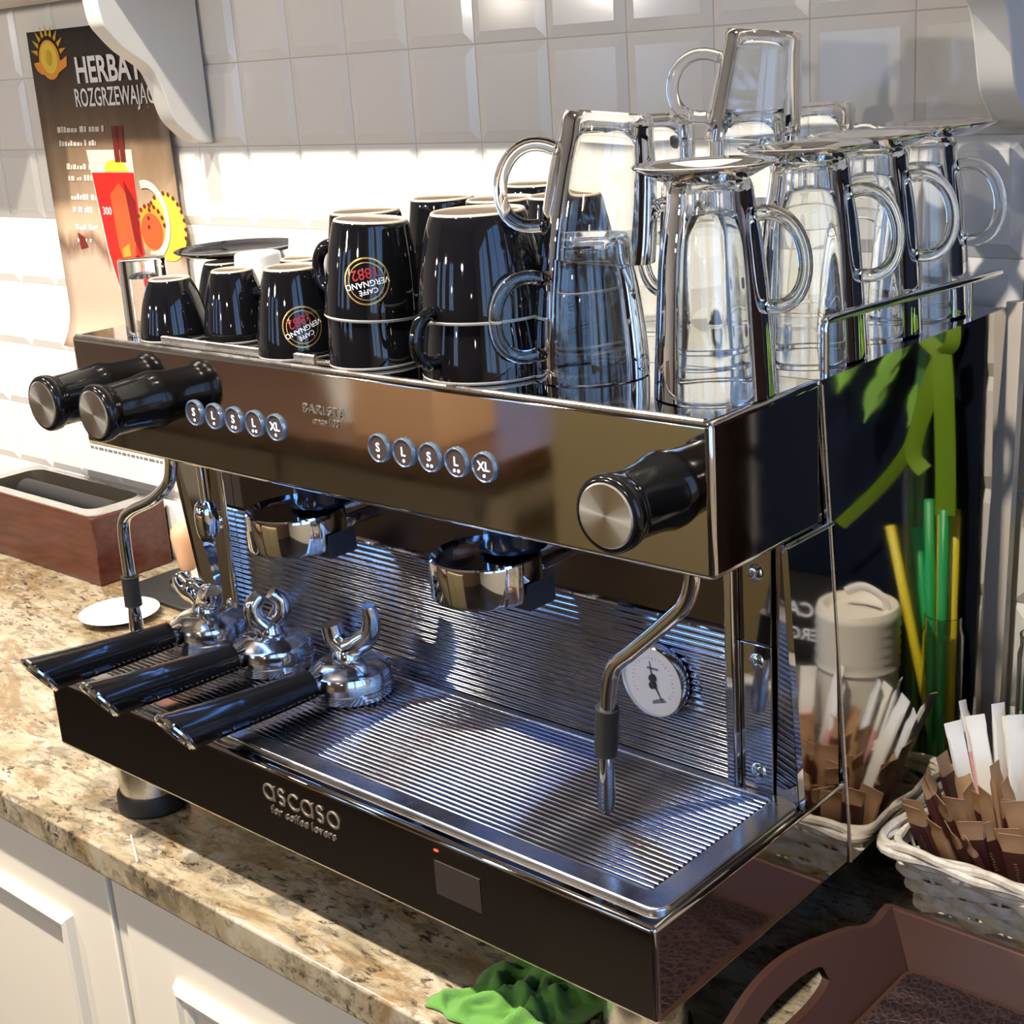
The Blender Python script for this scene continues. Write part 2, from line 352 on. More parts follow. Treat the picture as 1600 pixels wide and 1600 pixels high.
# ================================================================== COUNTER AND CABINETS
b = MB().prism(rrect(-2.6, -.025, 1.6, WY+.003, .004, 2), 'z', -.034, 0.)
worktop = tag(b.build('worktop', 'granite', bevel=.004, seg=3), 'speckled beige granite worktop running along the white tiled wall', 'worktop')
def cabinet(x0, x1, label, hinge):
    c = empty('base_cabinet', (x0, 0, Z0+.0), label, 'cabinet', 'cabinets under the worktop')
    def P(mb, name, m, par=None, **k): mb.xf(Matrix.Translation((-x0, 0, -Z0))); return mb.build(name, m, par or c, **k)
    P(MB().box(x0, .016, Z0+.1, x1, WY-.02, -.0345), 'carcass', 'cabinet', smooth=False)
    P(MB().box(x0, .06, Z0, x1, .10, Z0+.1), 'plinth', 'cabinet', smooth=False)
    d = P(MB().box(x0+.0015, -.006, Z0+.11, x1-.0015, .0155, -.037), 'door', 'cabinet', bevel=.0015)
    # raised moulding frame on the door
    i, z1_, z0_ = .078, -.128, Z0+.2; a, e = x0+i, x1-i
    prof = [(0, 0), (.004, -.008), (.010, -.010), (.014, -.006), (.020, -.006), (.025, -.003), (.027, 0)]
    fm = MB(); ring = []
    pts = [(a, z0_), (e, z0_), (e, z1_), (a, z1_)]
    sgn = [(1, 1), (-1, 1), (-1, -1), (1, -1)]
    for (px, pz), (sx_, sz_) in zip(pts, sgn): ring.append([(px+sx_*u, -.006+w, pz+sz_*u) for u, w in prof])
    vs = [p for r_ in ring for p in r_]; n = len(prof); fs = []
    for q in range(4):
        for k in range(n-1): fs.append((q*n+k, ((q+1) % 4)*n+k, ((q+1) % 4)*n+k+1, q*n+k+1))
    fm.add(vs, fs); fm.xf(Matrix.Translation((-x0, 0, -Z0))); fm.build('door_moulding', 'cabinet', d, smooth=False)
    return c
b = MB().box(-.672, -.001, Z0+.1, -.652, .30, -.036)
tag(b.build('filler_strip', 'cabinet', smooth=False), 'narrow cream filler strip between the two cabinet doors', 'filler strip')
cabinet(-1.272, -.6735, 'cream cabinet with a raised door panel, to the left of the narrow filler strip', 1)
cabinet(-.6505, -.05, 'cream cabinet with a raised door panel, below the front of the coffee machine', 0)

cabinet(-1.876, -1.2755, 'cream cabinet with a raised door panel, below the worktop beside the knock box', 0)
cabinet(-.0465, .56, 'cream cabinet with a raised door panel, below the brown tray and the wicker basket', 0)
# shelf above with scrolled brackets
sh = empty('wall_shelf', (-.5, WY, .796), 'painted wooden shelf fixed to the tiles high above the coffee machine', 'shelf')
def SP(mb, name, m, **k): mb.xf(Matrix.Translation((.5, -WY, -.796))); return mb.build(name, m, sh, **k)
SP(MB().box(-1.3510, .388, .796, 1.4, WY-.006, .832), 'shelf_board', 'shelf_paint', bevel=.003)
SP(MB().box(-2.6, .340, .796, -1.3520, WY-.006, .832), 'shelf_board', 'shelf_paint', bevel=.003)
prof = [(.376, .795), (.3760, .779), (.3799, .7541), (.3905, .7394), (.4094, .7206), (.4379, .7009), (.4480, .684), (.4535, .6663), (.4623, .6391), (.4769, .6226), (.4900, .612), (.5018, .6072), (.5165, .6053), (.5165, .795)]
def bracket(x0, label):
    sm = smooth_path([(p[0], 0, p[1]) for p in prof[:-1]], 4); poly = [(v.x, v.z) for v in sm]+[prof[-1]]
    b = MB().prism(poly, 'x', x0, x0+.030)
    o = b.build('shelf_bracket', 'shelf_paint', bevel=.0015, ang=30)
    return tag(o, label, 'bracket')
bracket(-1.084, 'scrolled white shelf bracket beside the poster')
bracket(-.012, 'scrolled white shelf bracket above the tall glasses')

# beige upright board behind the back edge of the machine
b = MB().prism([(-.0245, .0008), (.0030, .0008), (.0120, .468), (-.0019, .468)], 'y', .5040, .5145)
tag(b.build('upright_board', 'paper_shade', smooth=False), 'narrow beige board standing on the worktop behind the back edge of the coffee machine', 'board')

# ================================================================== ESPRESSO MACHINE
MW, ZB, ZT, YH, ZH1, ZH2, DB = .72, .072, .1466, .0772, .3595, .4646, .5024
mc = empty('espresso_machine', (-MW/2, .25, 0), 'two group espresso machine of mirror polished steel standing on the worktop', 'coffee machine')
def P(mb, name, m, par=None, **k):
    mb.xf(Matrix.Translation((MW/2, -.25, 0))); return mb.build(name, m, par or mc, **k)
base = P(MB().box(-MW-.006, 0, ZB, 0, .249, ZT), 'drip_base', 'steel_dark', bevel=.004, seg=3)
head = P(MB().box(-MW, YH, ZH1, 0, .2085, ZH2), 'head_housing', 'steel', bevel=.0045, seg=3)
P(MB().box(-MW, .2085, ZH2-.02, -.002, DB-.003, ZH2-.0008), 'cup_deck', 'steel', bevel=.001)
P(MB().box(-MW+.006, .196, .075, -.006, DB-.012, ZH2-.021), 'inner_body', 'steel_dark', smooth=False)
# front lip of the cup deck
P(MB().tube([(-MW+.006, YH+.0030, ZH2-.0008), (-.006, YH+.0030, ZH2-.0008)], .0024, 10), 'deck_lip', 'steel_brushed')
# side panels (front piece and rear piece with a seam)
def side(x0, x1):
    P(MB().prism([(.185, ZT+.0005), (.2325, ZT+.0005), (.2250, ZH1-.0005), (.1634, ZH1-.0005)], 'x', x0, x1), 'side_panel', 'steel', smooth=False)
    P(MB().prism([(.2518, ZB), (.4570, .085), (.4597, .1136), (DB-.001, ZH2-.0005), (.2098, ZH2-.0005)], 'x', x0, x1), 'rear_side_panel', 'steel', smooth=False)
side(-.005, 0); side(-MW, -MW+.005)
P(MB().tube([(-.0005, .2510, ZB+.001), (-.0005, .2090, ZH2-.004)], .0017, 8), 'seam_trim', 'steel_brushed')
P(MB().tube([(-.0002, .1640, ZH1-.0015), (-.0002, .2235, ZH1-.0015)], .0019, 8), 'seam_trim', 'steel_brushed')
# drip tray: pan with rounded rim and bars
def rim_mesh(outer, inner, z0, z1):
    b = MB(); n = len(outer)
    vs = [(x, y, z0) for x, y in outer]+[(x, y, z1) for x, y in outer]+[(x, y, z1) for x, y in inner]+[(x, y, z0) for x, y in inner]; fs = []
    for k in range(4):
        for i in range(n): fs.append((k*n+i, k*n+(i+1) % n, ((k+1) % 4)*n+(i+1) % n, ((k+1) % 4)*n+i))
    return b.add(vs, fs)
tray = P(rim_mesh(rrect(-.716, .0125, -.0045, .1885, .012, 8), rrect(-.690, .0300, -.0265, .1800, .005, 8), ZT-.002, ZT+.0042), 'drip_tray', 'tray_steel', bevel=.002, seg=3)
P(MB().box(-.692, .028, ZT-.004, -.025, .182, ZT-.0005), 'tray_floor', 'black_rubber', tray, smooth=False)
nb = 27; y0, y1 = .0330, .1775
bar = MB(); prof = [(.00245*math.cos(a), .0026*math.sin(a)) for a in [PI*k/8 for k in range(9)]]
bar.prism(prof, 'x', -.33, .33); barm = bar.mesh('grate_bar', True, 50); barm.materials.append(M['rib_steel'])
for k in range(nb):
    link('grate_bar', barm, tray, loc=(-.358+MW/2, y0+(y1-y0)*k/(nb-1)-.25, ZT+.0006))
# splash back: corrugated sheet, smooth sheet above it, side flanges with bolts
nrib = 22; z0, z1 = .1515, .2715; prof = []
for k in range(nrib*8+1):
    t = k/8; prof.append((.1895-.0008*math.cos(2*PI*t), z0+(z1-z0)*k/(nrib*8)))
b = MB(); n = len(prof)
vs = [(-.655, y, z) for y, z in prof]+[(-.058, y, z) for y, z in prof]
b.add(vs, [(i, n+i, n+i+1, i+1) for i in range(n-1)]); P(b, 'splash_panel', 'rib_steel', ang=60)
P(MB().box(-.655, .1905, z1, -.058, .1945, ZH1), 'upper_splash_panel', 'splash_dark', smooth=False)
P(MB().tube([(-.655, .1890, z1+.0012), (-.058, .1890, z1+.0012)], .0022, 8), 'splash_trim', 'chrome')
for s in (0, 1):
    X_ = (lambda x: -MW-x) if s else (lambda x: x)
    lo, hi = sorted((X_(-.0645), X_(-.0560))); P(MB().box(lo, .1790, .1512, hi, .1950, ZH1), 'flange_edge', 'chrome', bevel=.002)
    lo, hi = sorted((X_(-.0555), X_(-.0285))); fl = P(MB().box(lo, .1865, .1512, hi, .1905, .2690), 'side_flange', 'steel', bevel=.0008)
    lo, hi = sorted((X_(-.0555), X_(-.0285))); fu = P(MB().box(lo, .1870, .2695, hi, .1905, ZH1), 'upper_side_flange', 'steel_dark', bevel=.0008)
    for zz, par in ((.1670, fl), (.2560, fl), (.3240, fu)):
        mt = Matrix.Translation((X_(-.0410), .1866, zz)) @ Matrix.Rotation(PI/2, 4, 'X')
        P(MB().lathe([(0, .0008), (.0022, .0008), (.0026, .0024), (.0042, .0020), (.0062, .0006), (.0066, 0)], 20, mt), 'bolt', 'chrome', par)
    a, c = X_(-.0270), X_(-.0055)
    P(MB().add([(a, .1885, .1480), (c, .1845, .1480), (c, .1640, ZH1), (a, .1885, ZH1), (a, .1925, .1480), (c, .1925, .1480), (c, .1925, ZH1), (a, .1925, ZH1)],
               [(0, 1, 2, 3), (7, 6, 5, 4), (0, 4, 5, 1), (1, 5, 6, 2), (2, 6, 7, 3), (3, 7, 4, 0)]), 'column_strip', 'steel', smooth=False)
# feet
for fx in (-MW+.0535, -.055):
    for fy in (.056, .40):
        f = P(MB().lathe([(0, .0725), (.0305, .0725), (.0305, .020), (0, .020)], 32, Matrix.Translation((fx, fy, 0))), 'foot', 'steel_brushed')
        P(MB().lathe([(0, .0199), (.033, .0199), (.0345, .017), (.0345, .003), (.0325, .0003), (0, .0003)], 32, Matrix.Translation((fx, fy, 0))), 'rubber_pad', 'black_rubber', f)
# steam knobs
for kx in (-.683, -.600, -.037):
    mt = Matrix.Translation((kx, YH, .4155)) @ Matrix.Rotation(PI/2, 4, 'X')
    kn = P(MB().lathe([(0, 0), (.0262, 0), (.0262, .003), (.0252, .008), (.0238, .016), (.0229, .030), (.0228, .043), (.0232, .0470), (.0250, .0500), (.0256, .0540), (.0252, .0580), (.0236, .0600), (.0215, .0602), (0, .0602)], 48, mt), 'steam_knob', 'black_plastic', ang=50)
    P(MB().lathe([(0, .0612), (.0202, .0612), (.0212, .0604), (.0214, .0590)], 48, mt), 'knob_cap', 'knob_cap', kn)
# dose buttons
for x0, st, zz in ((-.5370, .02755, .4109), (-.3042, .02748, .4094)):
    for k, ch in enumerate(('S', 'L', 'S', 'L', 'XL')):
        bx = x0+k*st; mt = Matrix.Translation((bx, YH, zz)) @ Matrix.Rotation(PI/2, 4, 'X')
        bt = P(MB().lathe([(0, .0018), (.0092, .0018), (.0098, .0012), (.0098, 0)], 32, mt), 'button', 'button_face')
        P(MB().lathe([(.0099, 0), (.0099, .0022), (.0105, .0028), (.0112, .0022), (.0115, 0)], 32, mt), 'button_ring', 'button_ring', bt)
        v, f_ = text_geo(ch, .0098, .00018)
        P(MB().add(v, f_).xf(Matrix.Translation((bx, YH-.00215, zz+.0006)) @ Matrix.Rotation(PI/2, 4, 'X')), 'letter', 'led_letter', bt, smooth=False)
        if ch != 'XL' or True:
            b = MB()
            for q in range(1 if k in (0, 1, 4) else 2):
                dx = 0 if k in (0, 1, 4) else (q-.5)*.0042
                b.lathe([(0, .00205), (.0013, .00205), (.0013, .0017)], 10, Matrix.Translation((bx+dx, YH, zz-.0062)) @ Matrix.Rotation(PI/2, 4, 'X'))
            P(b, 'cup_symbol', 'led_letter', bt)
# lettering
def lettering(body, x, y, z, size, par, m='engrave', ext=.0005, bold=0., space=1.):
    v, f_ = text_geo(body, size, bold, extrude=ext, space=space)
    return P(MB().add(v, f_).xf(Matrix.Translation((x, y-ext, z)) @ Matrix.Rotation(PI/2, 4, 'X')), 'lettering', m, par, smooth=False)
lettering('BARISTA', -.3650, YH, .4312, .0105, head, space=1.35)
lettering('once 103', -.3640, YH, .4222, .0085, head)
def logo_letter(ch, x, z, r):
    def arc(a0, a1, cx=0, cz=0, rr=r, n=20): return [(x+cx+rr*math.cos(math.radians(a0+(a1-a0)*k/n)), -.0006, z+cz+rr*math.sin(math.radians(a0+(a1-a0)*k/n))) for k in range(n+1)]
    if ch == 'a': ps = [arc(35, 395), [(x+r, -.0006, z+r), (x+r, -.0006, z-r)]]
    elif ch == 'o': ps = [arc(0, 360)]
    elif ch == 'c': ps = [arc(45, 315)]
    else:
        q = r*.52; ps = [arc(20, 270, 0, q, q, 14)+arc(90, -160, 0, -q, q, 14)]
    b = MB()
    for p in ps:
        for off in (0.,):
            n = len(p); pts = []
            for i in range(n):
                t = Vector(p[min(i+1, n-1)])-Vector(p[max(i-1, 0)]); t.normalize(); nn = Vector((-t.z, 0, t.x)); pts.append(Vector(p[i])+nn*off)
            b.tube(pts, .0013, 8, flat=.5)
    return P(b, 'lettering', 'engrave', base)
for k, ch in enumerate('ascaso'): logo_letter(ch, -.3940+k*.0160, .1232, .0066)
lettering('for coffee lovers', -.3540, 0, .1075, .0105, base, space=1.12)
P(MB().box(-.2010, -.0006, .1352, -.1970, .0002, .1366), 'red_reflection_spot', 'red_reflection', base)  # glowing red mark added in place of a red reflection on the steel
P(MB().box(-.2020, -.0006, .0990, -.1560, .0002, .1270), 'reflection_plate', 'reflection_plate', base, smooth=False)  # dark rectangle laid on in place of a reflected shape
# work light: strip of cool white lamps under the head
M['work_led'] = mat('cool_white_led', (.8, .9, 1), .4, emit=(.12, .34, 1), estr=20)
wl = P(MB().box(-.675, .1020, ZH1-.0045, -.075, .1130, ZH1-.0005), 'work_light', 'lamp_metal', bevel=.0008)
P(MB().box(-.670, .1035, ZH1-.0052, -.080, .1115, ZH1-.0046), 'light_diffuser', 'work_led', wl, smooth=False)
# group heads
for gx in (-.461, -.236):
    gy = .1125; T = Matrix.Translation((gx, gy, 0))
    g = P(MB().lathe([(0, .3245), (.029, .3242), (.0385, .3235), (.0415, .3270), (.0430, .3260), (.0436, .3225), (.0436, .2985), (.0428, .2955), (.0412, .2945), (.036, .2945), (.036, .3000), (0, .3000)], 64, T), 'group_head', 'chrome', ang=30)
    P(MB().lathe([(0, .3595), (.0230, .3595), (.0230, .330), (.027, .3285)], 32, Matrix.Translation((gx+.010, gy+.022, 0))), 'group_neck', 'black_plastic', g)
    P(MB().prism([(gx+.030, .2895), (gx+.047, .2895), (gx+.0465, .300), (gx+.0455, .310), (gx+.0440, .302)], 'y', gy-.004, gy+.026), 'group_lug', 'black_rubber', g)
    P(MB().tube([(gx, gy+.03, .314), (gx, .1900, .314)], .020, 20), 'group_arm', 'steel_dark', g)
# steam wands and hot water spout
def wand(pts, sl, tip, nm='steam_wand'):
    w = P(MB().tube(smooth_path(pts, 8), .0058, 16), nm, 'chrome')
    a, c = Vector(sl[0]), Vector(sl[1]); path = [a+(c-a)*(k/16) for k in range(17)]
    P(MB().tube(path, [.0082 if k % 2 else .0087 for k in range(17)], 16), 'wand_sleeve', 'black_rubber', w)
    P(MB().tube([c, c+(Vector(tip)-c)*.3, c+(Vector(tip)-c)*.8, tip], [.0056, .0064, .0072, .0058], 16), 'wand_tip', 'chrome', w)
wand([(-.022, .0860, .372), (-.024, .0855, .352), (-.030, .0845, .336), (-.047, .083, .318), (-.072, .081, .2945), (-.0875, .080, .280), (-.0935, .0800, .262), (-.0965, .0805, .240)], [(-.0965, .0808, .246), (-.1015, .0828, .2085)], (-.1065, .0860, .1600))
wand([(-.5935, .0840, .372), (-.5945, .083, .352), (-.602, .0815, .335), (-.628, .0800, .3165), (-.664, .080, .3010), (-.681, .080, .2880), (-.6855, .080, .268), (-.6865, .080, .232)], [(-.6866, .080, .2300), (-.6874, .080, .2000)], (-.6882, .080, .1700))
sp = P(MB().tube([(-.566, .094, .372), (-.566, .094, .318)], .0034, 12), 'water_spout', 'chrome')
P(MB().lathe([(0, .322), (.006, .3215), (.0095, .318), (.0108, .312), (.0112, .305), (.0104, .293), (.0090, .2885), (0, .2885)], 24, Matrix.Translation((-.566, .094, 0))), 'spout_nozzle', 'chrome', sp)
P(MB().tube([(-.5765, .100, .372), (-.5765, .100, .330), (-.570, .096, .320)], .0016, 8), 'thin_pipe', 'chrome', sp)
# pressure gauge
gm = Matrix.Translation((-.1300, .1880, .2210)) @ Matrix.Rotation(PI/2, 4, 'X')
ga = P(MB().lathe([(0, 0), (.0275, 0), (.0292, .003), (.0300, .009), (.0292, .0118), (.0284, .0122), (.0278, .0108), (.0278, .0095)], 56, gm), 'pressure_gauge', 'chrome')
P(MB().lathe([(0, .0096), (.0279, .0096)], 56, gm), 'dial', 'dial', ga)
def gpoly(pts, name, m, z=.0101): P(MB().add([(x, y, z) for x, y in pts], [tuple(range(len(pts)))]).xf(gm), name, m, ga, smooth=False)
def needle(a, l, w): c, s_ = math.cos(a), math.sin(a); return [(-s_*w, c*w), (-c*.002-s_*w, -s_*.002+c*w), (-c*.002+s_*w, -s_*.002-c*w), (s_*w, -c*w), (c*l+s_*w*.3, s_*l-c*w*.3), (c*l-s_*w*.3, s_*l+c*w*.3)]
gpoly(needle(math.radians(-62), .0185, .0011), 'needle', 'ink'); gpoly(needle(math.radians(100), .0165, .0009), 'needle', 'ink')
for hy in (.0028, -.0030):
    P(MB().lathe([(0, .0118), (.0030, .0116), (.0034, .0098)], 20, gm @ Matrix.Translation((0, hy, 0))), 'needle_hub', 'ink', ga)
b = MB()
for k in range(25):
    a = math.radians(215-k*10.4); c, s_ = math.cos(a), math.sin(a); w = .00022; r0, r1 = (.0175, .0200) if k % 4 == 0 else (.0187, .0200)
    b.add([(c*r0-s_*w, s_*r0+c*w, .0100), (c*r0+s_*w, s_*r0-c*w, .0100), (c*r1+s_*w, s_*r1-c*w, .0100), (c*r1-s_*w, s_*r1+c*w, .0100)], [(0, 1, 2, 3)])
P(b.xf(gm), 'scale_marks', 'print_grey', ga, smooth=False)
gpoly([(-.0055, .0095), (.0055, .0095), (.0052, .0115), (-.0052, .0115)], 'dial_print', 'print_grey', .0100)
gpoly([(-.001, -.0195), (.0125, -.0150), (.0090, -.0120), (-.001, -.0165)], 'scale_band', 'print_grey', .0099)
# cup deck rails
rl = smooth_path([(-.006, .2232, ZH2-.001), (-.006, .2232, .485), (-.006, .2232, .4965)], 3)+smooth_path([(-.006, .2250, .5005), (-.006, .2310, .5015), (-.006, .30, .4995), (-.006, .40, .4960), (-.006, .4985, .4925)], 4)
r1 = P(MB().tube(rl, .0031, 12), 'cup_rail', 'chrome')
P(MB().tube([(-.006, .445, ZH2-.001), (-.006, .445, .4945)], .0025, 12), 'rail_post', 'chrome', r1)
P(MB().prism([(.0865, .4650), (.0905, .4650), (.0905, .4715), (.0895, .4725), (.0875, .4725), (.0865, .4715)], 'x', -.612, -.382), 'cup_rail', 'steel_brushed')
P(MB().box(-.380, .0870, .4650, -.357, .0905, .4700), 'rail_clip', 'steel_dark', bevel=.0006)

# ================================================================== PORTAFILTERS lying upside down on the tray
def portafilter(x, y, ang, label, kind):
    z0 = ZT+.0034
    p = empty('portafilter', (x, y, z0), label, 'portafilter', 'portafilters lying on the drip tray', (0, 0, ang))
    MB().lathe([(0, .006), (.031, .006), (.033, 0), (.0380, 0), (.0390, .0015), (.0390, .0085), (.0382, .0095), (.0378, .0200), (.0362, .0235), (.0330, .0250), (.0260, .0310), (.0140, .0340), (0, .0345)], 56).build('filter_basket', 'cast', p, ang=32)
    for a in (20, 150, 260):
        MB().box(-.007, .0370, .002, .007, .0430, .0070).xf(rot_z(math.radians(a))).build('lug', 'cast', p, bevel=.001)
    MB().tube([(0, -.030, .0190), (0, -.038, .0192), (0, -.049, .0205)], [.0090, .0078, .0092], 20).build('neck', 'chrome', p)
    # handle: slanted end
    n = 26; b = MB(); pts = []; seg = 28
    for i in range(n):
        t = i/(n-1); yy = -.043-t*.132
        rr = .0132+.0018*math.sin(PI*min(1, t*1.6)*.5)+.0040*t**2.2
        if t > .55 and i % 2: rr -= .0004
        pts.append((yy, rr, .0205+.004*t*t))
    vs = []
    for i, (yy, rr, zc) in enumerate(pts):
        sl = .70*max(0, (i/(n-1)-.55)/.45)
        for k in range(seg):
            a = 2*PI*k/seg; vs.append((rr*math.cos(a), yy-sl*rr*math.sin(a), zc+rr*math.sin(a)))
    fs = [(i*seg+k, i*seg+(k+1) % seg, (i+1)*seg+(k+1) % seg, (i+1)*seg+k) for i in range(n-1) for k in range(seg)]
    fs += [tuple(range(seg))[::-1], tuple(range((n-1)*seg, n*seg))]
    h = b.add(vs, fs).build('handle', 'black_plastic', p, ang=50)
    yy, rr, zc = pts[-1]; ring = [(rr*.90*math.cos(2*PI*k/seg), yy-.0008-.70*rr*.90*math.sin(2*PI*k/seg), zc+rr*.90*math.sin(2*PI*k/seg)) for k in range(seg)]
    b = MB().tube(ring, .0032, 10, closed=True); b.add([(q[0]*.92, q[1]-.0012, zc+(q[2]-zc)*.92) for q in ring], [tuple(range(seg))]); b.build('handle_cap', 'chrome', h)
    # spout
    MB().lathe([(.0140, .0325), (.0130, .0400), (.0105, .0435), (0, .0445)], 28).build('spout_mount', 'cast', p)
    if kind == 'wide':
        for s in (-1, 1):
            pp = smooth_path([(0, 0, .042), (s*.010, -.001, .0500), (s*.0230, -.004, .0530), (s*.0350, -.008, .0640)], 7)
            n_ = len(pp); rr = [.0118+.0022*math.sin(PI*i/(n_-1))-.0052*(i/(n_-1))**3 for i in range(n_)]
            MB().tube(pp, rr, 16, flat=.85).build('spout', 'chrome', p)
    elif kind == 'loop':
        for s in (-1, 1):
            pp = smooth_path([(0, s*.005, .040), (s*.004, s*.0115, .050), (s*.0045, s*.0125, .062), (s*.001, s*.005, .0715)], 7)
            n_ = len(pp); rr = [.0102-.0030*(i/(n_-1))**2 for i in range(n_)]
            MB().tube(pp, rr, 16, flat=1.1).build('spout', 'cast', p)
    else:
        pp = smooth_path([(0, .0, .041), (.013, .004, .048), (.0240, .009, .058), (.0280, .010, .072), (.0280, .008, .0860)], 7); n_ = len(pp)
        MB().tube(pp, [.0112-.0050*(i/(n_-1))**1.6 for i in range(n_)], 16).build('spout', 'cast', p)
        pp = smooth_path([(0, 0, .041), (-.010, -.004, .050), (-.0120, -.006, .064)], 7); n_ = len(pp)
        MB().tube(pp, [.0118-.0022*(i/(n_-1)) for i in range(n_)], 16).build('spout', 'cast', p)
portafilter(-.4410, .1370, math.radians(-6), 'portafilter with one tall curved spout horn, nearest to the gauge of the three', 'horn')
portafilter(-.5500, .1370, math.radians(-7), 'portafilter with a short looped spout, middle one of the three on the tray', 'loop')
portafilter(-.6510, .1370, math.radians(-6), 'portafilter with a wide open double spout, beside the steam wand over the knock box', 'wide')

# ================================================================== CUPS ON THE DECK (all upside down, rim at local z = 0)
ZD = ZH2+.0004
def interp(prof, z):
    for (r0, z0), (r1, z1) in zip(prof, prof[1:]):
        if z0 <= z <= z1: return r0+(r1-r0)*(z-z0)/(z1-z0+1e-9)
    return prof[-1][0]
def densify(prof, n=4):
    P_ = smooth_path([(r, 0, z) for r, z in prof], n); return [(p.x, p.z) for p in P_]
def cup_profile(R, rf, h): return densify([(R, .0012), (R*.992, h*.16), (R-(R-rf)*.16, h*.36), (R-(R-rf)*.40, h*.62), (R-(R-rf)*.74, h*.86), (rf+.0008, h*.965), (rf-.0004, h*.985)], 4)
def black_cup(name, pos, R, rf, h, label, group, handle=None, hsize=.022, emblem=None, tilt=(0, 0, 0), white=False, cat='cup'):
    c = empty(name, pos, label, cat, group, tilt)
    out = cup_profile(R, rf, h); th = .0028
    inn = [(max(r-th, .001), z-.0) for r, z in out if z < h-.012]; inn = inn+[(inn[-1][0]*.86, h-.0085), (0, h-.0075)]
    ring = rf-.0024
    prof = [(0, h-.0022), (ring*.9, h-.0022), (ring, h-.0018), (ring, h-.0012), (rf-.0004, h*.985)]+out[::-1]+[(R-.0012, .0004), (R-th, .0012)]+inn[1:]
    MB().lathe(prof, 56).build('body', 'white_china' if white else 'black_gloss', c, ang=50)
    if not white:
        MB().lathe([(ring-.0003, h-.0018), (ring-.0001, h-.0002), (ring+.0007, h+.0004), (rf-.0009, h+.0004), (rf-.0002, h-.0005), (rf+.0001, h*.984)], 56).build('foot_ring', 'foot_clay', c, ang=60)
        MB().lathe([(0, h-.0016), (ring-.0001, h-.0016)], 40).build('foot_recess', 'glaze_inside', c)
        MB().lathe([(R+.0002, .0024), (R+.0003, .0012), (R-.0008, 0), (R-.0022, .0004)], 56).build('rim', 'pale_rim', c, ang=60)
    if handle is not None:
        za, zb = h*.22, h*.66; ra, rb = interp(out, za)-.002, interp(out, zb)-.002; s_ = hsize
        path = bez((ra, 0, za), (ra+s_*1.42, 0, za-h*.10), (rb+s_*1.42, 0, zb+h*.18), (rb, 0, zb))
        MB().tube(path, [.0052 if h > .06 else .0042]*len(path), 14, flat=.8).xf(rot_z(handle)).build('handle', 'white_china' if white else 'black_gloss', c, ang=60)
    if emblem:
        th0, zc, rad, roll = emblem
        def wrap(pts, off):
            o = []
            for u, v in pts:
                u2 = u*math.cos(roll)-v*math.sin(roll); v2 = u*math.sin(roll)+v*math.cos(roll)
                z = zc+v2; r = interp(out, max(.002, min(z, h*.98)))+off; a = th0+u2/r
                o.append((r*math.cos(a), r*math.sin(a), z))
            return o
        def ringp(r0, r1, n=48):
            pts = [(r*math.cos(2*PI*k/n), r*math.sin(2*PI*k/n)) for k in range(n) for r in (r0, r1)]
            return pts, [(2*k, 2*k+1, (2*k+3) % (2*n), (2*k+2) % (2*n)) for k in range(n)]
        b = MB()
        for r0, r1 in ((rad*.93, rad), (rad*.76, rad*.80)):
            p_, f_ = ringp(r0, r1); b.add(wrap(p_, .00025), f_)
        b.build('emblem_ring', 'gold', c)
        b = MB()
        for body, size, y in (('CAFFÈ', rad*.30, rad*.42), ('VERGNANO', rad*.36, rad*.10)):
            v, f_ = text_geo(body, size, .00006); b.add(wrap([(p[0], p[1]+y) for p in v], .0003), f_)
        b.build('lettering', 'print_white', c, smooth=False)
        b = MB(); v, f_ = text_geo('1882', rad*.62, .00012); b.add(wrap([(p[0], p[1]-rad*.34) for p in v], .0003), f_)
        b.build('emblem_year', 'print_red', c, smooth=False)
    return c
def cam_angle(x, y, off=0.): return math.atan2(CAM.y-y, CAM.x-x)+off
GE = 'black espresso cups on the machine deck'; GC = 'black cappuccino cups on the machine deck'
# small espresso cups
black_cup('espresso_cup', (-.6025, .1140, ZD), .0315, .0182, .0535, 'small black espresso cup upside down beside the clear shot glass', GE)
black_cup('espresso_cup', (-.6230, .1900, ZD), .0300, .0180, .0560, 'small black espresso cup right behind the clear shot glass', GE)
black_cup('espresso_cup', (-.5370, .1340, ZD), .0300, .0180, .0610, 'small black espresso cup whose round handle points to the viewer', GE, handle=cam_angle(-.537, .134, .85), hsize=.026)
black_cup('espresso_cup', (-.4950, .1770, ZD), .0300, .0170, .0665, 'small black espresso cup mostly hidden behind the one with the low round emblem', GE)
black_cup('espresso_cup', (-.4290, .1130, ZD), .0345, .0225, .0715, 'black espresso cup with a round gold ringed emblem low on its side', GE, emblem=(cam_angle(-.429, .113, .10), .0270, .0165, PI+.35))
# white china cups
black_cup('white_cup', (-.5670, .1870, ZD), .0260, .0200, .0680, 'white china cup upside down behind the small black cups', 'white china cups on the machine deck', white=True)
black_cup('white_cup', (-.5570, .2460, ZD), .0300, .0220, .0750, 'white china cup furthest back, beside the rim of the dark round plate', 'white china cups on the machine deck', white=True)
black_cup('espresso_cup', (-.6620, .2680, ZD), .0300, .0180, .0560, 'small black espresso cup hidden under the back of the dark round plate', GE)
o = MB().lathe([(0, .0022), (.034, .0022), (.048, .0040), (.0590, .0075), (.0605, .0070), (.0600, .0058), (.049, .0020), (.035, 0), (0, 0)], 56).build('round_plate', 'black_gloss', loc=(-.6480, .2270, ZD+.0568), ang=50)
tag(o, 'dark round plate lying on the small cups at the back, in front of the poster', 'plate')
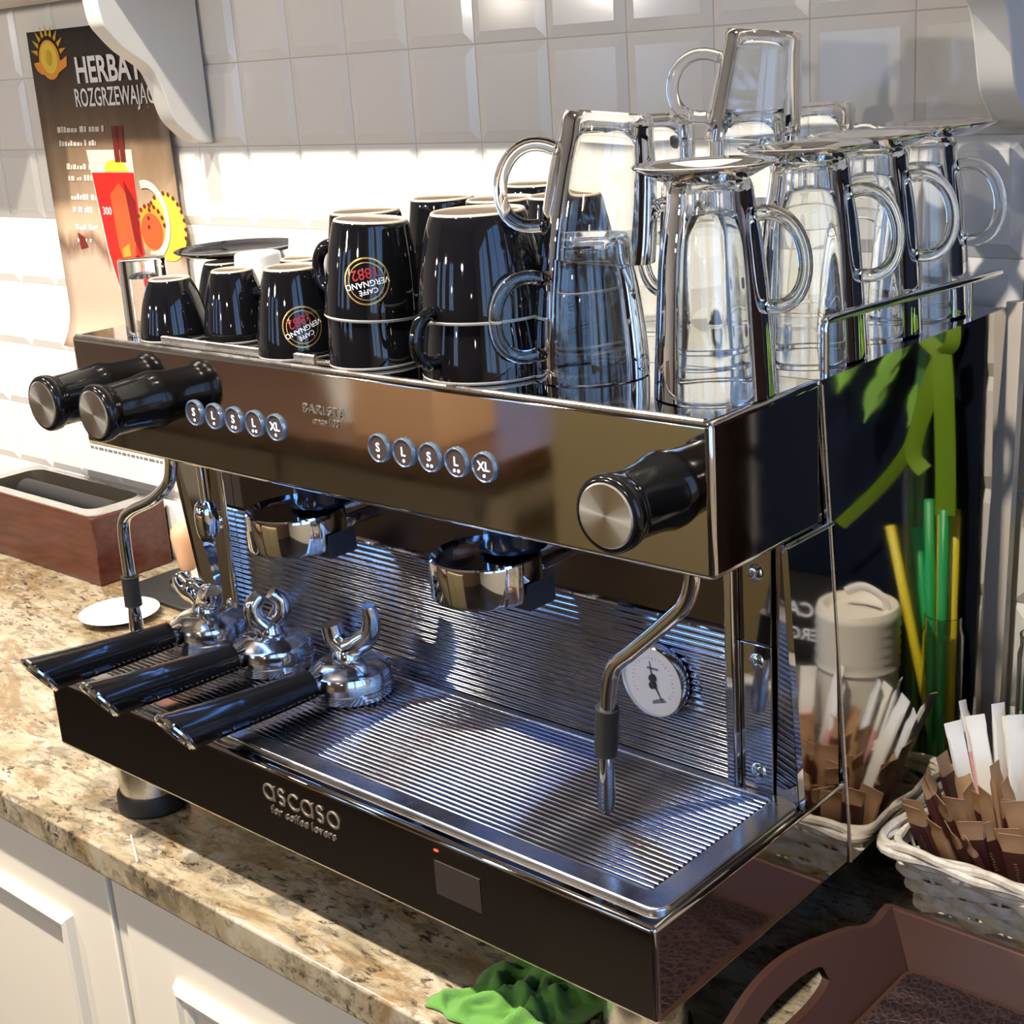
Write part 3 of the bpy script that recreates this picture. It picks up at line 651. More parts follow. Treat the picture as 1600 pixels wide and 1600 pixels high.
# cappuccino cups: nested pairs, upside down
def pair(x, y, R, rf, h, step, lab, low, up, hl=None, hu=None, em=None, tilt=0.):
    black_cup('cappuccino_cup', (x, y, ZD), R, rf, h, low, GC, handle=hl)
    t = (0, 0, 0) if not tilt else (tilt*math.sin(YAW), tilt*math.cos(YAW), 0)
    black_cup('cappuccino_cup', (x, y, ZD+step), R, rf, h, up, GC, handle=hu, emblem=em, tilt=t)
pair(-.3430, .1180, .0372, .0285, .0740, .0365, '', 'black cup standing under the tilted cup with the emblem', 'tilted black cup with a round emblem, stacked over another cup',
     None, math.radians(186), (cam_angle(-.343, .118, -.13), .0315, .0178, PI+.22), .07)
pair(-.2330, .1290, .0490, .0345, .0750, .0430, '', 'wide black cup at the deck edge under the large plain cup', 'large plain black cup stacked at the deck edge beside the glass mugs', cam_angle(-.233, .129, -.85), math.radians(68))
pair(-.4050, .1760, .0365, .0285, .0740, .0350, '', 'lower black cup of the pair behind the tilted emblem cup', 'upper black cup behind the tilted emblem cup')
pair(-.3910, .2530, .0345, .0270, .0740, .0370, '', 'lower black cup of the pair behind the gap between the two front stacks', 'black cup between the two front stacks with its open foot ring facing out')
pair(-.3180, .2460, .0360, .0280, .0740, .0380, '', 'lower black cup hidden behind the large plain stacked cup', 'upper black cup behind the large plain stacked cup, only its foot showing')
pair(-.2430, .2380, .0365, .0285, .0740, .0425, '', 'lower black cup seen behind the large glass mug handle', 'upper black cup seen behind the large glass mug handle')
pair(-.3500, .3300, .0365, .0285, .0740, .0410, '', 'lower black cup of the rearmost pair, against the tiles', 'upper black cup of the rearmost pair, against the tiles')

# clear shot glass
g = MB().lathe([(0, .0690), (.0200, .0690), (.0213, .0680), (.0222, .0), (.0204, 0), (.0196, .0520), (0, .0530)], 48)
tag(g.build('shot_glass', 'glass', loc=(-.6480, .1180, ZD), ang=40), 'clear shot glass upside down at the end of the deck beside the poster', 'glass')
# glass mugs
def glass_mug(pos, label, handle, R=.0415, rf=.0305, h=.0985, tilt=(0, 0, 0), group='round glass mugs stacked upside down'):
    c = empty('glass_mug', pos, label, 'mug', group, tilt); th = .0026
    out = densify([(R, .0004), (R*.995, h*.14), (R*.955, h*.36), (R*.885, h*.62), (R-(R-rf)*.78, h*.84), (rf+.0014, h*.95), (rf-.001, h)], 5)
    inn = [(r-th, z) for r, z in out if z < h*.86]; inn = inn+[(inn[-1][0]*.8, h*.90), (inn[-1][0]*.45, h*.915), (0, h*.92)]
    MB().lathe([(0, h-.003), (rf*.66, h-.003), (rf*.78, h-.0002), (rf-.001, h)]+out[::-1][1:]+[(R-th*.5, 0), (R-th, .0006)]+inn[1:], 56).build('body', 'glass', c, ang=60)
    za, zb = h*.20, h*.74; ra, rb = interp(out, za)+.0006, interp(out, zb)+.0006; s_ = .030
    path = bez((ra, 0, za), (ra+s_*1.42, 0, za-h*.10), (rb+s_*1.42, 0, zb+h*.16), (rb, 0, zb))
    MB().tube(path, .0049, 14, flat=.85).xf(rot_z(handle)).build('handle', 'glass', c, ang=60)
    return c
HL = math.radians(200)
glass_mug((-.1550, .1540, ZD), 'round glass mug on the deck at the front, under another mug', math.radians(242))
glass_mug((-.1500, .1590, ZD+.0830), 'glass mug stacked on the front mug, its handle over the black cups', math.radians(225), tilt=(.13*math.sin(YAW), .13*math.cos(YAW), 0))
glass_mug((-.2210, .3280, ZD), 'lower glass mug of the pair behind the front glass pair', math.radians(120), R=.0365)
glass_mug((-.2210, .3280, .5355), 'upper glass mug of the pair behind the front glass pair', math.radians(100), R=.0365)
glass_mug((-.1540, .3620, ZD), 'lower glass mug at the back under the topmost mug', math.radians(320), R=.0365)
glass_mug((-.1540, .3620, .5355), 'second glass mug at the back, directly under the topmost mug', math.radians(320), R=.0365)
glass_mug((-.1430, .4430, ZD), 'lower glass mug of the rear pair near the tiles behind the topmost mug', math.radians(60), R=.0365)
glass_mug((-.1430, .4430, .5340), 'upper glass mug of the rear pair near the tiles behind the topmost mug', math.radians(60), R=.0365)
glass_mug((-.1510, .3600, .6090), 'topmost glass mug, tilted on the stack above everything else', math.radians(205), R=.0372, rf=.0290, h=.0840, tilt=(.13*math.sin(YAW), .13*math.cos(YAW), 0))
# tall handled glasses and the glass saucers on them
def latte(pos, label, handle, R=.0405, rf=.0262, h=.1390):
    c = empty('latte_glass', pos, label, 'glass', 'tall handled glasses standing upside down'); th = .0028
    out = densify([(R, .0005), (R*.985, h*.08), (R*.93, h*.34), (R*.84, h*.66), (rf+.0025, h*.88), (rf+.0012, h*.96), (rf-.0012, h)], 5)
    inn = [(r-th, z) for r, z in out if z < h*.80]; inn = inn+[(inn[-1][0]*.85, h*.855), (inn[-1][0]*.5, h*.87), (0, h*.872)]
    MB().lathe([(0, h-.004), (rf*.6, h-.0035), (rf*.78, h-.0004), (rf-.0012, h)]+out[::-1][1:]+[(R-th*.5, 0), (R-th, .0008)]+inn[1:], 56).build('body', 'glass', c, ang=60)
    za, zb = h*.42, h*.84; ra, rb = interp(out, za)+.0006, interp(out, zb)+.0006; s_ = .026
    path = bez((ra, 0, za), (ra+s_*1.42, 0, za-h*.04), (rb+s_*1.42, 0, zb+h*.08), (rb, 0, zb))
    MB().tube(path, .0048, 14, flat=.85).xf(rot_z(handle)).build('handle', 'glass', c, ang=60)
HR = math.radians(15)
latte((-.0420, .1440, ZD), 'tall handled glass at the front corner of the deck', HR)
latte((-.1040, .2200, ZD), 'tall handled glass between the glass mugs and the front corner glass', math.radians(262), R=.0340, rf=.0240)
latte((-.0460, .2720, ZD), 'second tall handled glass along the chrome rail', HR)
latte((-.0520, .3680, ZD), 'third tall handled glass along the chrome rail', HR)
latte((-.0535, .4520, ZD), 'last tall handled glass along the chrome rail, nearest the tiles', HR)
def gsaucer(pos, label):
    o = MB().lathe([(0, .0040), (.024, .0040), (.030, .0048), (.039, .0085), (.0455, .0105), (.0466, .0098), (.0460, .0086), (.040, .0058), (.031, .0010), (.028, 0), (.024, .0004), (.020, .0014), (0, .0014)], 56).build('glass_saucer', 'glass', loc=pos, ang=50)
    tag(o, label, 'saucer', 'glass saucers lying on the tall glasses')
zs = ZD+.1392
gsaucer((-.0460, .1440, zs), 'glass saucer on the tall glass at the front corner of the deck')
gsaucer((-.0500, .2720, zs), 'glass saucer on the second tall glass along the rail')
gsaucer((-.0500, .3660, zs), 'glass saucer on the third tall glass along the rail')
gsaucer((-.0460, .4650, zs), 'glass saucer on the last tall glass, nearest the tiles')

# ================================================================== LEFT OF THE MACHINE
kb = empty('knock_box', (-1.42, .452, 0), 'reddish wooden knock box with a steel pan set into it, against the tiles', 'knock box')
def K(mb, name, m, par=None, **k): mb.xf(Matrix.Translation((1.42, -.452, 0))); return mb.build(name, m, par or kb, **k)
kx0, kx1, ky0, ky1, kz = -1.625, -1.277, .391, .5145, .1015
K(rim_mesh([(kx1, ky1), (kx0, ky1), (kx0, ky0), (kx1, ky0)], [(kx1-.012, ky1-.012), (kx0+.012, ky1-.012), (kx0+.012, ky0+.012), (kx1-.012, ky0+.012)], .0006, kz), 'wooden_case', 'knock_wood', bevel=.002, smooth=False)
o_ = rrect(kx0+.003, ky0+.003, kx1-.003, ky1-.003, .014, 6); i_ = rrect(kx0+.026, ky0+.020, kx1-.030, ky1-.014, .022, 6)
b = MB(); n = len(o_); f_in = [((x-(-1.45))*.93-1.45, (y-.452)*.90+.452) for x, y in i_]
vs = [(x, y, kz+.0006) for x, y in o_]+[(x, y, kz+.0030) for x, y in o_]+[(x, y, kz+.0030) for x, y in i_]+[(x, y, .020) for x, y in f_in]
fs = [(k*n+i, k*n+(i+1) % n, (k+1)*n+(i+1) % n, (k+1)*n+i) for k in range(3) for i in range(n)]+[tuple(range(3*n, 4*n))]
pan = K(b.add(vs, fs[:2*n]), 'steel_pan', 'steel_brushed', ang=40)
K(MB().add(vs, fs[2*n:]), 'pan_inside', 'pan_dark', pan, ang=40)
K(MB().tube([(-1.575, .462, .083), (-1.50, .462, .083), (-1.325, .462, .083)], .0175, 24), 'knock_bar', 'black_rubber', pan)
# tamper on its mat
mt_ = MB().prism(rrect(-1.235, .395, -1.075, .505, .02, 6), 'z', .0005, .006)
tag(mt_.build('tamping_mat', 'black_rubber', bevel=.0015), 'dark rubber tamping mat between the knock box and the machine', 'mat')
tm_ = empty('tamper', (-1.150, .455, .0063), 'tamper with a chrome base and tan handle standing on the rubber mat', 'tamper')
MB().lathe([(0, 0), (.0275, 0), (.0285, .002), (.0285, .010), (.026, .014), (.016, .019), (.010, .026), (0, .027)], 40).build('base', 'chrome', tm_, ang=40)
MB().lathe([(0, .0262), (.0105, .0262), (.013, .034), (.014, .046), (.0165, .060), (.0185, .074), (.017, .085), (.011, .0915), (0, .0930)], 32).build('handle', 'tan', tm_)
o = MB().lathe([(0, .003), (.020, .003), (.024, .0008), (.030, .0010), (.052, .0095), (.0535, .0105), (.0520, .0110), (.030, .0035), (0, .0040)], 48).build('white_saucer', 'white_china', loc=(-1.145, .335, .0006), ang=50)
tag(o, 'white saucer lying on the granite in front of the tamping mat', 'saucer')
# poster
PX0, PX1, PZ0, PZ1, PY = -1.4455, -1.1375, .318, .7605, .5110
po = empty('poster', (PX0, PY, PZ0), 'tall brown drinks poster with a red glass mug picture, hung on the tiles', 'poster')
PW, PH = PX1-PX0, PZ1-PZ0
def curl(u, v): return -.020*max(0, (.13-v)/.13)**2-.004*math.sin(PI*u)*max(0, 1-v)**2
b = MB().grid(12, 24, lambda u, v: (u*PW, curl(u, v), v*PH)); b.add([], [])
sheet = b.build('printed_sheet', 'poster', po); so = sheet.modifiers.new('thick', 'SOLIDIFY'); so.thickness = .0008; so.offset = -1
def pp(pts, name, m, k=1, par=None):
    n = len(pts); return MB().add([(x*PW, curl(x, z)-.0004-.00025*k, z*PH) for x, z in pts], [tuple(range(n))]).build(name, m, par or sheet, smooth=False)
def ptext(body, x, z, size, m='print_white', bold=0., al='CENTER', space=1., sx_=1.):
    v, f_ = text_geo(body, size, bold, al, space=space)
    return MB().add([(x*PW+p[0]*sx_, -.0022, z*PH+p[1]) for p in v], f_).build('lettering', m, sheet, smooth=False)
ptext('HERBATY', .66, .870, .047, bold=.0012, sx_=.90)
ptext('ROZGRZEWAJĄCE', .655, .790, .034, bold=.0004, sx_=.70)
def pline(x, z, w, h, m='p_clear', seed=0):
    """a line of print too small to read"""
    random.seed(seed); b = MB(); u = x
    while u < x+w:
        d = random.uniform(.012, .03); k = random.uniform(.6, 1.15)
        b.add([((u)*PW, -.0013, z*PH), (min(u+d, x+w)*PW, -.0013, z*PH), ((min(u+d, x+w)+.004)*PW, -.0013, z*PH+h*k), ((u+.004)*PW, -.0013, z*PH+h*k)], [(0, 1, 2, 3)]); u += d+random.choice((.006, .006, .022))
    return b.build('printed_line', m, sheet, smooth=False)
for q, (x, z, w, m_) in enumerate(((.14, .690, .40, 'p_clear'), (.14, .648, .30, 'p_clear'), (.17, .575, .24, 'p_clear'), (.17, .540, .20, 'p_clear'), (.17, .480, .36, 'print_white'), (.17, .440, .16, 'print_white'), (.17, .385, .44, 'print_white'), (.17, .345, .18, 'print_white'))): pline(x, z, w, .0075, m_, q)
for z in (.447, .352): ptext('300 ml', .42, z, .0150, al='LEFT', bold=.0001)
def circ(cx, cz, r, n=28, a0=0, a1=2*PI, asp=1.): return [(cx+r*math.cos(a0+(a1-a0)*k/n), cz+r*asp*math.sin(a0+(a1-a0)*k/n)*PW/PH) for k in range(n)]
# emblem
for k in range(9):
    a = PI*(.08+.105*k); c_, s_ = math.cos(a), math.sin(a); r0, r1 = .095, .150
    pp([(.165+c_*r0-s_*.012, .918+(s_*r0+c_*.012)*PW/PH), (.165+c_*r0+s_*.012, .918+(s_*r0-c_*.012)*PW/PH), (.165+c_*r1, .918+s_*r1*PW/PH)], 'emblem_leaf', 'p_gold', 1)
pp(circ(.165, .912, .086), 'emblem_disc', 'p_orange', 2); pp(circ(.165, .918, .068), 'emblem_centre', 'p_yellow', 3)
pp([(.03, .905), (.07, .908), (.26, .908), (.31, .920), (.30, .890), (.235, .873), (.165, .866), (.085, .870), (.05, .882)], 'emblem_ribbon', 'p_orange', 2)
pp(circ(.165, .918, .026, 16, 0, 2*PI, 1.4), 'emblem_bean', 'p_gold', 4)
# mug picture
pp([(.355, .635), (.71, .635), (.700, .32), (.66, .20), (.47, .20), (.415, .32)], 'glass_picture', 'p_clear', 1)
pp([(.375, .566), (.705, .566), (.700, .32), (.665, .20), (.57, .15), (.48, .20), (.425, .32)], 'drink_picture', 'p_red', 2)
pp([(.50, .50), (.58, .535), (.64, .49), (.655, .37), (.63, .26), (.56, .24), (.515, .34)], 'fruit_picture', 'p_red2', 3)
pp([(.615, .545), (.69, .48), (.69, .30), (.645, .36)], 'fruit_picture', 'p_dark', 4)
pp([(.54, .33), (.60, .35), (.61, .21), (.55, .19)], 'fruit_picture', 'p_orange', 4)
pp([(.48, .568), (.50, .597), (.56, .606), (.64, .597), (.67, .568)], 'fruit_picture', 'p_yellow', 3)
for x in (.575, .620): pp([(x, .597), (x+.040, .597), (x+.046, .705), (x+.006, .705)], 'cinnamon_picture', 'p_cin', 3)
for r0, r1, m_ in ((.150, .120, 'p_clear'),):
    o_ = circ(.775, .425, r0, 28, -PI*.55, PI*.62, 1.15); i_ = circ(.775, .425, r1, 28, -PI*.55, PI*.62, 1.15)
    for k in range(27): pp([o_[k], o_[k+1], i_[k+1], i_[k]], 'handle_picture', m_, 4) if k % 1 == 0 else None
pp(circ(.90, .405, .135, 24, 0, 2*PI, 1.1), 'citrus_picture', 'p_yellow', 1)
pp(circ(.79, .400, .105), 'citrus_picture', 'p_orange', 2); pp(circ(.785, .390, .080), 'citrus_picture', 'p_red2', 3)
for k in range(14):
    a = PI*(-.1+.085*k); x, z = .90+.132*math.cos(a), .405+.132*1.1*math.sin(a)*PW/PH
    pp(circ(x, z, .010, 8), 'clove_picture', 'p_cin', 4)
for k in range(9):
    a = PI*(.05+.11*k); x, z = .785+.10*math.cos(a), .400+.10*math.sin(a)*PW/PH
    pp(circ(x, z, .010, 8), 'clove_picture', 'p_cin', 5)
pp([(.18, .375), (.235, .362), (.255, .330), (.19, .322)], 'bark_picture', 'p_cin', 1)
pp([(.10, .205), (.25, .200), (.40, .165), (.46, .12), (.36, .115), (.20, .155)], 'bark_picture', 'p_dark', 1) if False else None
# paper notice under the poster
no = empty('paper_notice', (-1.50, .5130, .118), 'white paper notice with small grey print on the tiles over the knock box', 'notice')
MB().box(0, -.0012, 0, .245, 0, .105).build('sheet', 'white_paper', no, smooth=False)
for k in range(8):
    b = MB(); x = .050; zz = .096-k*.0085; random.seed(k)
    while x < .235:
        w_ = random.uniform(.006, .016); b.box(x, -.0015, zz, min(x+w_, .238), -.0012, zz+.0042); x += w_+.003
    b.build('printed_line', 'print_grey', no, smooth=False)

# ================================================================== RIGHT OF THE MACHINE
# brown moulded tray with cut-out handle
TX0, TX1, TY0, TY1, TH = .0560, .42, -.012, .2380, .0400
ty = empty('serving_tray', ((TX0+TX1)/2, (TY0+TY1)/2, .0004), 'brown moulded tray with a handle slot and crocodile patterned base, beside the machine', 'tray')
def T(mb, name, m, par=None, **k): mb.xf(Matrix.Translation((-(TX0+TX1)/2, -(TY0+TY1)/2, -.0004))); return mb.build(name, m, par or ty, **k)
T(MB().prism(rrect(TX0, TY0, TX1, TY1, .008, 4), 'z', .0006, .0065), 'base_plate', 'tray_brown')
T(MB().prism(rrect(TX0+.004, TY0+.004, TX1-.004, TY1-.004, .006, 4), 'z', .0066, .0082), 'patterned_base', 'croc')
fl_, thk = .62, .0060          # flare of the walls
def edge_h(t):
    q = abs(t-.5)/.46
    return TH-.003*math.sin(PI*min(1, max(0, (q-.70)/.30)))+(.0215*(.5+.5*math.cos(PI*q))**.8 if q < 1 else 0.)
def side_wall(mirror):
    ys = [TY0-.0225+(TY1-TY0+.045)*k/60 for k in range(61)]; b = MB(); hole = (.34, .66); vs = []
    # rows: bottom, hole low, hole high, top  (inside and outside skins)
    def xz(t, h, off):
        x = TX0-h*fl_-off; return x
    rows = []
    for k, yv in enumerate(ys):
        t = k/60; top = edge_h(t); ins = hole[0] <= t <= hole[1]
        e = max(0, 1-((t-.5)/.16)**2)**.35 if ins else 0.
        hm = (.0300+.0455)/2; lo, hi = hm-.0095*e, hm+.0095*e
        if not ins: lo = hi = min(hm, top*.7)
        hs = [.0010, lo, hi, top]
        rows.append((yv, hs, ins))
    for yv, hs, ins in rows:
        for off in (0., thk):
            for j, h in enumerate(hs):
                inset = (h/TH)*.004; yy = min(max(yv, TY0-.0005-.022*h/TH), TY1+.0005+.022*h/TH)
                vs.append((xz(0, h, off), yy, h+.0004))
    fs = []
    for k in range(60):
        a, c = k*8, (k+1)*8; op = rows[k][2] and rows[k+1][2]
        for j in range(3):
            if j == 1 and op: continue
            fs.append((a+j, a+j+1, c+j+1, c+j)); fs.append((a+4+j+1, a+4+j, c+4+j, c+4+j+1))
        fs.append((a+3, a+7, c+7, c+3)); fs.append((a+4, a, c, c+4))
        if op: fs.append((a+1, a+5, c+5, c+1)); fs.append((a+6, a+2, c+2, c+6))
    fs.append((0, 1, 2, 3, 7, 6, 5, 4)); e_ = 60*8; fs.append((e_+4, e_+5, e_+6, e_+7, e_+3, e_+2, e_+1, e_))
    b.add(vs, fs)
    if mirror: b.v = [(TX0+TX1-x, y, z) for x, y, z in b.v]; b.f = [f[::-1] for f in b.f]
    return b
for mi in (False, True): T(side_wall(mi), 'handle_wall', 'tray_brown', ang=40)
for yv, s in ((TY1, 1), (TY0, -1)):
    b = MB().add([(TX0, yv, .001), (TX1, yv, .001), (TX1+TH*fl_, yv+s*.020, TH), (TX0-TH*fl_, yv+s*.020, TH),
                  (TX0-thk, yv+s*thk, .001), (TX1+thk, yv+s*thk, .001), (TX1+TH*fl_+thk, yv+s*(.020+thk), TH), (TX0-TH*fl_-thk, yv+s*(.020+thk), TH)],
                 [(0, 1, 2, 3), (7, 6, 5, 4), (3, 2, 6, 7), (0, 4, 5, 1), (0, 3, 7, 4), (1, 5, 6, 2)])
    T(b, 'end_wall', 'tray_brown', bevel=.0015)
# white wicker basket
BX0, BX1, BY0, BY1 = .0265, .2300, .3160, .4020
bk = empty('wicker_basket', ((BX0+BX1)/2, (BY0+BY1)/2, .0005), 'white wicker basket full of sugar sticks beside the mirror side of the machine', 'basket')
def Bk(mb, name, m, par=None, **k): mb.xf(Matrix.Translation((-(BX0+BX1)/2, -(BY0+BY1)/2, -.0005))); return mb.build(name, m, par or bk, **k)
def loop_at(z, grow, n=132):
    g_ = .017*(z/.075)+grow; x0, x1, ya, yb = BX0-g_, BX1+g_, BY0-g_*1.7, BY1+g_*1.1; r = .016
    L_ = []; per = 2*(x1-x0+yb-ya-4*r)+2*PI*r; segs = [((x0+r, ya), (1, 0), x1-x0-2*r), None]
    out = []
    for k in range(n):
        s_ = per*k/n
        for (ox, oy), (dx, dy), ln, (cx, cy_), a0 in (((x0+r, ya), (1, 0), x1-x0-2*r, (x1-r, ya+r), -PI/2), ((x1, ya+r), (0, 1), yb-ya-2*r, (x1-r, yb-r), 0), ((x1-r, yb), (-1, 0), x1-x0-2*r, (x0+r, yb-r), PI/2), ((x0, yb-r), (0, -1), yb-ya-2*r, (x0+r, ya+r), PI)):
            if s_ <= ln: out.append((ox+dx*s_, oy+dy*s_, dy, -dx)); break
            s_ -= ln
            if s_ <= PI*r/2: a = a0+s_/r; out.append((cx+r*math.cos(a), cy_+r*math.sin(a), math.cos(a), math.sin(a))); break
            s_ -= PI*r/2
        else: out.append(out[-1])
    return out
NST = 24; random.seed(5)
Bk(MB().prism(rrect(BX0+.002, BY0+.002, BX1-.002, BY1-.002, .014, 4), 'z', .0008, .004), 'basket_base', 'wicker')
for k in range(NST):
    pts = []
    for z in (.004, .030, .055, .074):
        L_ = loop_at(z, 0, NST*4); x, y, nx, ny = L_[k*4+2]; pts.append((x, y, z))
    Bk(MB().tube(pts, .0016, 6), 'wicker_stake', 'wicker')
for row in range(7):
    z = .0075+row*.0088; pth = []
    for k, (x, y, nx, ny) in enumerate(loop_at(z, 0, NST*4)):
        w_ = math.cos(PI*(k-2)/4+PI*(row % 2))*.0042; jz = random.uniform(-.0006, .0006)+.0012*math.sin(PI*(k-2)/4+row*1.3)
        pth.append((x+nx*w_, y+ny*w_, z+jz))
    Bk(MB().tube(pth, .0049, 7, closed=True, flat=.55, up=(0, 0, 1)), 'wicker_strand', 'wicker')
for q, (z, gr, rr) in enumerate(((.0700, .0035, .0034), (.0745, .0050, .0036), (.0790, .0030, .0038), (.0740, -.0015, .0034))):
    pth = []
    for k, (x, y, nx, ny) in enumerate(loop_at(z, gr, 120)):
        w_ = .0016*math.sin(2*PI*k/10+q*2.1); pth.append((x+nx*w_, y+ny*w_, z+.0012*math.cos(2*PI*k/10+q*2.1)))
    Bk(MB().tube(pth, rr, 7, closed=True), 'rim_strand', 'wicker')
for q in range(2):
    pth = [(x+nx*.003, y+ny*.003, .0035+q*.003+.0010*math.sin(2*PI*k/9+q*PI)) for k, (x, y, nx, ny) in enumerate(loop_at(.002, 0, 120))]
    Bk(MB().tube(pth, .0026, 6, closed=True), 'foot_strand', 'wicker')
# sugar sticks
def stick_mesh(w, t, l, e=.009):
    b = MB(); rows = [(0, w*1.04, .0006), (e, w*1.04, .0006), (e+.006, w, t), (l-e-.006, w, t), (l-e, w*1.06, .0006), (l, w*1.06, .0006)]; vs = []
    for z, ww, tt in rows:
        for k in range(8):
            a = 2*PI*k/8; vs.append((ww/2*max(-1, min(1, 1.2*math.cos(a))), tt/2*max(-1, min(1, 1.2*math.sin(a))), z))
    fs = [(i*8+k, i*8+(k+1) % 8, (i+1)*8+(k+1) % 8, (i+1)*8+k) for i in range(5) for k in range(8)]+[tuple(range(8))[::-1], tuple(range(40, 48))]
    return b.add(vs, fs)
def sleeve_mesh(w, t, l, z0, z1):
    b = MB(); vs = []
    for z in (z0, z1):
        for k in range(8):
            a = 2*PI*k/8; vs.append(((w/2+.0003)*max(-1, min(1, 1.2*math.cos(a))), (t/2+.0003)*max(-1, min(1, 1.2*math.sin(a))), z))
    return b.add(vs, [(k, (k+1) % 8, 8+(k+1) % 8, 8+k) for k in range(8)])
SW, ST_, SL = .0185, .0056, .098
kraft = stick_mesh(SW, ST_, SL).mesh('kraft_stick'); kraft.materials.append(M['kraft'])
whitem = stick_mesh(SW*.80, .0050, .108).mesh('white_stick'); whitem.materials.append(M['white_paper'])
slv = sleeve_mesh(SW, ST_, SL, .0165, SL-.0165).mesh('printed_sleeve'); slv.materials.append(M['brown_print'])
pnk = sleeve_mesh(SW*.80, .0050, .108, .030, .066).mesh('printed_band'); pnk.materials.append(M['pink_print'])
lb = MB(); random.seed(8)
for k in range(7):      # small print too fine to read: short strokes
    z = -.010+k*.003; x0 = random.uniform(-.0014, -.0004); lb.add([(x0, -ST_/2-.0006, z), (x0+random.uniform(.0018, .0032), -ST_/2-.0006, z+.0006), (x0+.002, -ST_/2-.0006, z+.0018), (x0, -ST_/2-.0006, z+.0014)], [(0, 1, 2, 3)])
lt = lb.mesh('lettering', False); lt.materials.append(M['kraft'])
random.seed(11); nst = 0
for iy in range(7):
    for ix in range(11):
        fx, fy = (ix+.5)/11, (iy+.5)/7
        bx_, by_ = BX0+.012+(BX1-BX0-.024)*fx+random.uniform(-.002, .002), BY0+.010+(BY1-BY0-.020)*fy+random.uniform(-.0015, .0015)
        lx, ly = (fx-.5)*.80+random.uniform(-.15, .15), (fy-.5)*1.0+random.uniform(-.12, .12)-.10
        lx = min(max(lx, (BX0-.004-bx_)/.072), (BX1+.004-bx_)/.072); ly = min(max(ly, (BY0-.010-by_)/.072), (BY1+.003-by_)/.072)
        white = iy >= 5 and random.random() < .75
        me = whitem if white else kraft
        o = bpy.data.objects.new('sugar_stick', me); COL.objects.link(o)
        d = Vector((lx, ly, 1)).normalized(); rt = d.to_track_quat('Z', 'Y').to_matrix().to_4x4()
        spin = random.uniform(-.7, .7)+(0.35 if fy < .5 else 0)
        lift = random.uniform(.005, .022)+(.020 if white else 0)+fy*.014
        o.matrix_world = Matrix.Translation((bx_, by_, lift)) @ rt @ rot_z(spin)
        if white:
            tag(o, 'white paper sugar stick with a pink band standing at the back of the wicker basket', 'sugar stick', 'banded white sugar sticks in the basket')
            if random.random() < .5: s_ = link('printed_band', pnk, o)
            else: tag(o, 'plain white paper sugar stick standing at the back of the wicker basket', 'sugar stick', 'plain white sugar sticks in the basket')
        else:
            if random.random() < .62:
                tag(o, 'brown sugar stick with a dark printed sleeve standing in the white wicker basket', 'sugar stick', 'sleeved brown sugar sticks in the basket')
                s_ = link('printed_sleeve', slv, o); link('lettering', lt, s_, loc=(0, 0, SL*.62))
            else: tag(o, 'plain kraft paper sugar stick without print standing in the white wicker basket', 'sugar stick', 'plain brown sugar sticks in the basket')
        nst += 1
# things standing further along the worktop, seen in the mirror side of the machine
o = MB().box(.0240, .5125, .001, .2520, .5155, .62).build('dark_board', 'navy', bevel=.001)
tag(o, 'dark navy board standing against the tiles, reflected in the machine side', 'board')
o = MB().box(.2560, .4700, .001, .66, .5140, .66).build('dark_cupboard', 'dark_brown', bevel=.003)
tag(o, 'dark brown cupboard on the worktop, reflected in the side of the machine head', 'cupboard')
cn = empty('canister', (.1090, .4560, .0005), 'white ribbed canister with a lid standing behind the basket, reflected in the machine side', 'canister')
MB().lathe([(0, 0), (.034, 0), (.036, .004), (.036, .140), (0, .140)], 40).build('body', 'plastic_white', cn)
b = MB(); pr = [(0, .192), (.026, .1905), (.030, .197), (.0355, .1965), (.0372, .1920)]
for k in range(5): pr += [(.0380, .188-k*.009), (.0368, .1845-k*.009)]
MB().lathe(pr+[(.0378, .1405), (0, .1405)], 48).build('lid', 'plastic_white', cn, ang=50)
MB().tube(smooth_path([(-.028, 0, .190), (-.026, 0, .206), (-.006, 0, .214), (.012, 0, .206)], 5), .0040, 10, flat=.4).build('lid_tab', 'plastic_white', cn)
jr = empty('straw_jar', (.0440, .4915, .0005), 'clear jar holding yellow and green straws, reflected near the back edge of the machine', 'jar')
MB().lathe([(0, 0), (.017, 0), (.018, .003), (.018, .170), (.016, .178), (.0168, .188), (.0152, .188), (.0145, .178), (.0164, .169), (.0164, .005), (0, .004)], 40).build('body', 'glass', jr, ang=50)
for k, (dx, dy, c_, lean, ln) in enumerate((( -.008, -.002, 'straw_yellow', (.22, -.02), .265), (-.003, .006, 'straw_green', (.12, -.02), .262), (.004, -.004, 'straw_green', (.035, .0), .288), (.001, .001, 'straw_yellow', (.010, .0), .283), (-.004, -.009, 'straw_green', (.0, -.01), .285), (-.007, .003, 'straw_yellow', (.0, .0), .280))):
    d = Vector((lean[0], lean[1], 1)).normalized(); p0 = Vector((.0440+dx, .4915+dy, .006))
    o = MB().tube([p0, p0+d*ln], .0042, 12, caps=False).build('straw', c_)
    sm_ = o.modifiers.new('wall', 'SOLIDIFY'); sm_.thickness = .0004
    tag(o, ('yellow' if 'yellow' in c_ else 'green')+' drinking straw standing in the clear jar, number %s from the basket side' % ('one', 'two', 'three', 'four', 'five', 'six')[k], 'straw', 'straws in the jar')
vs_ = empty('flower_vase', (.0755, .4965, .0005), 'slim vase of green stems tied with a green ribbon bow, reflected in the machine side', 'vase')
MB().lathe([(0, 0), (.0100, 0), (.0108, .004), (.0095, .10), (.0105, .22), (.0130, .34), (.0120, .34), (.0095, .22), (.0085, .10), (.0096, .010), (0, .008)], 40).build('body', 'glass', vs_, ang=60)
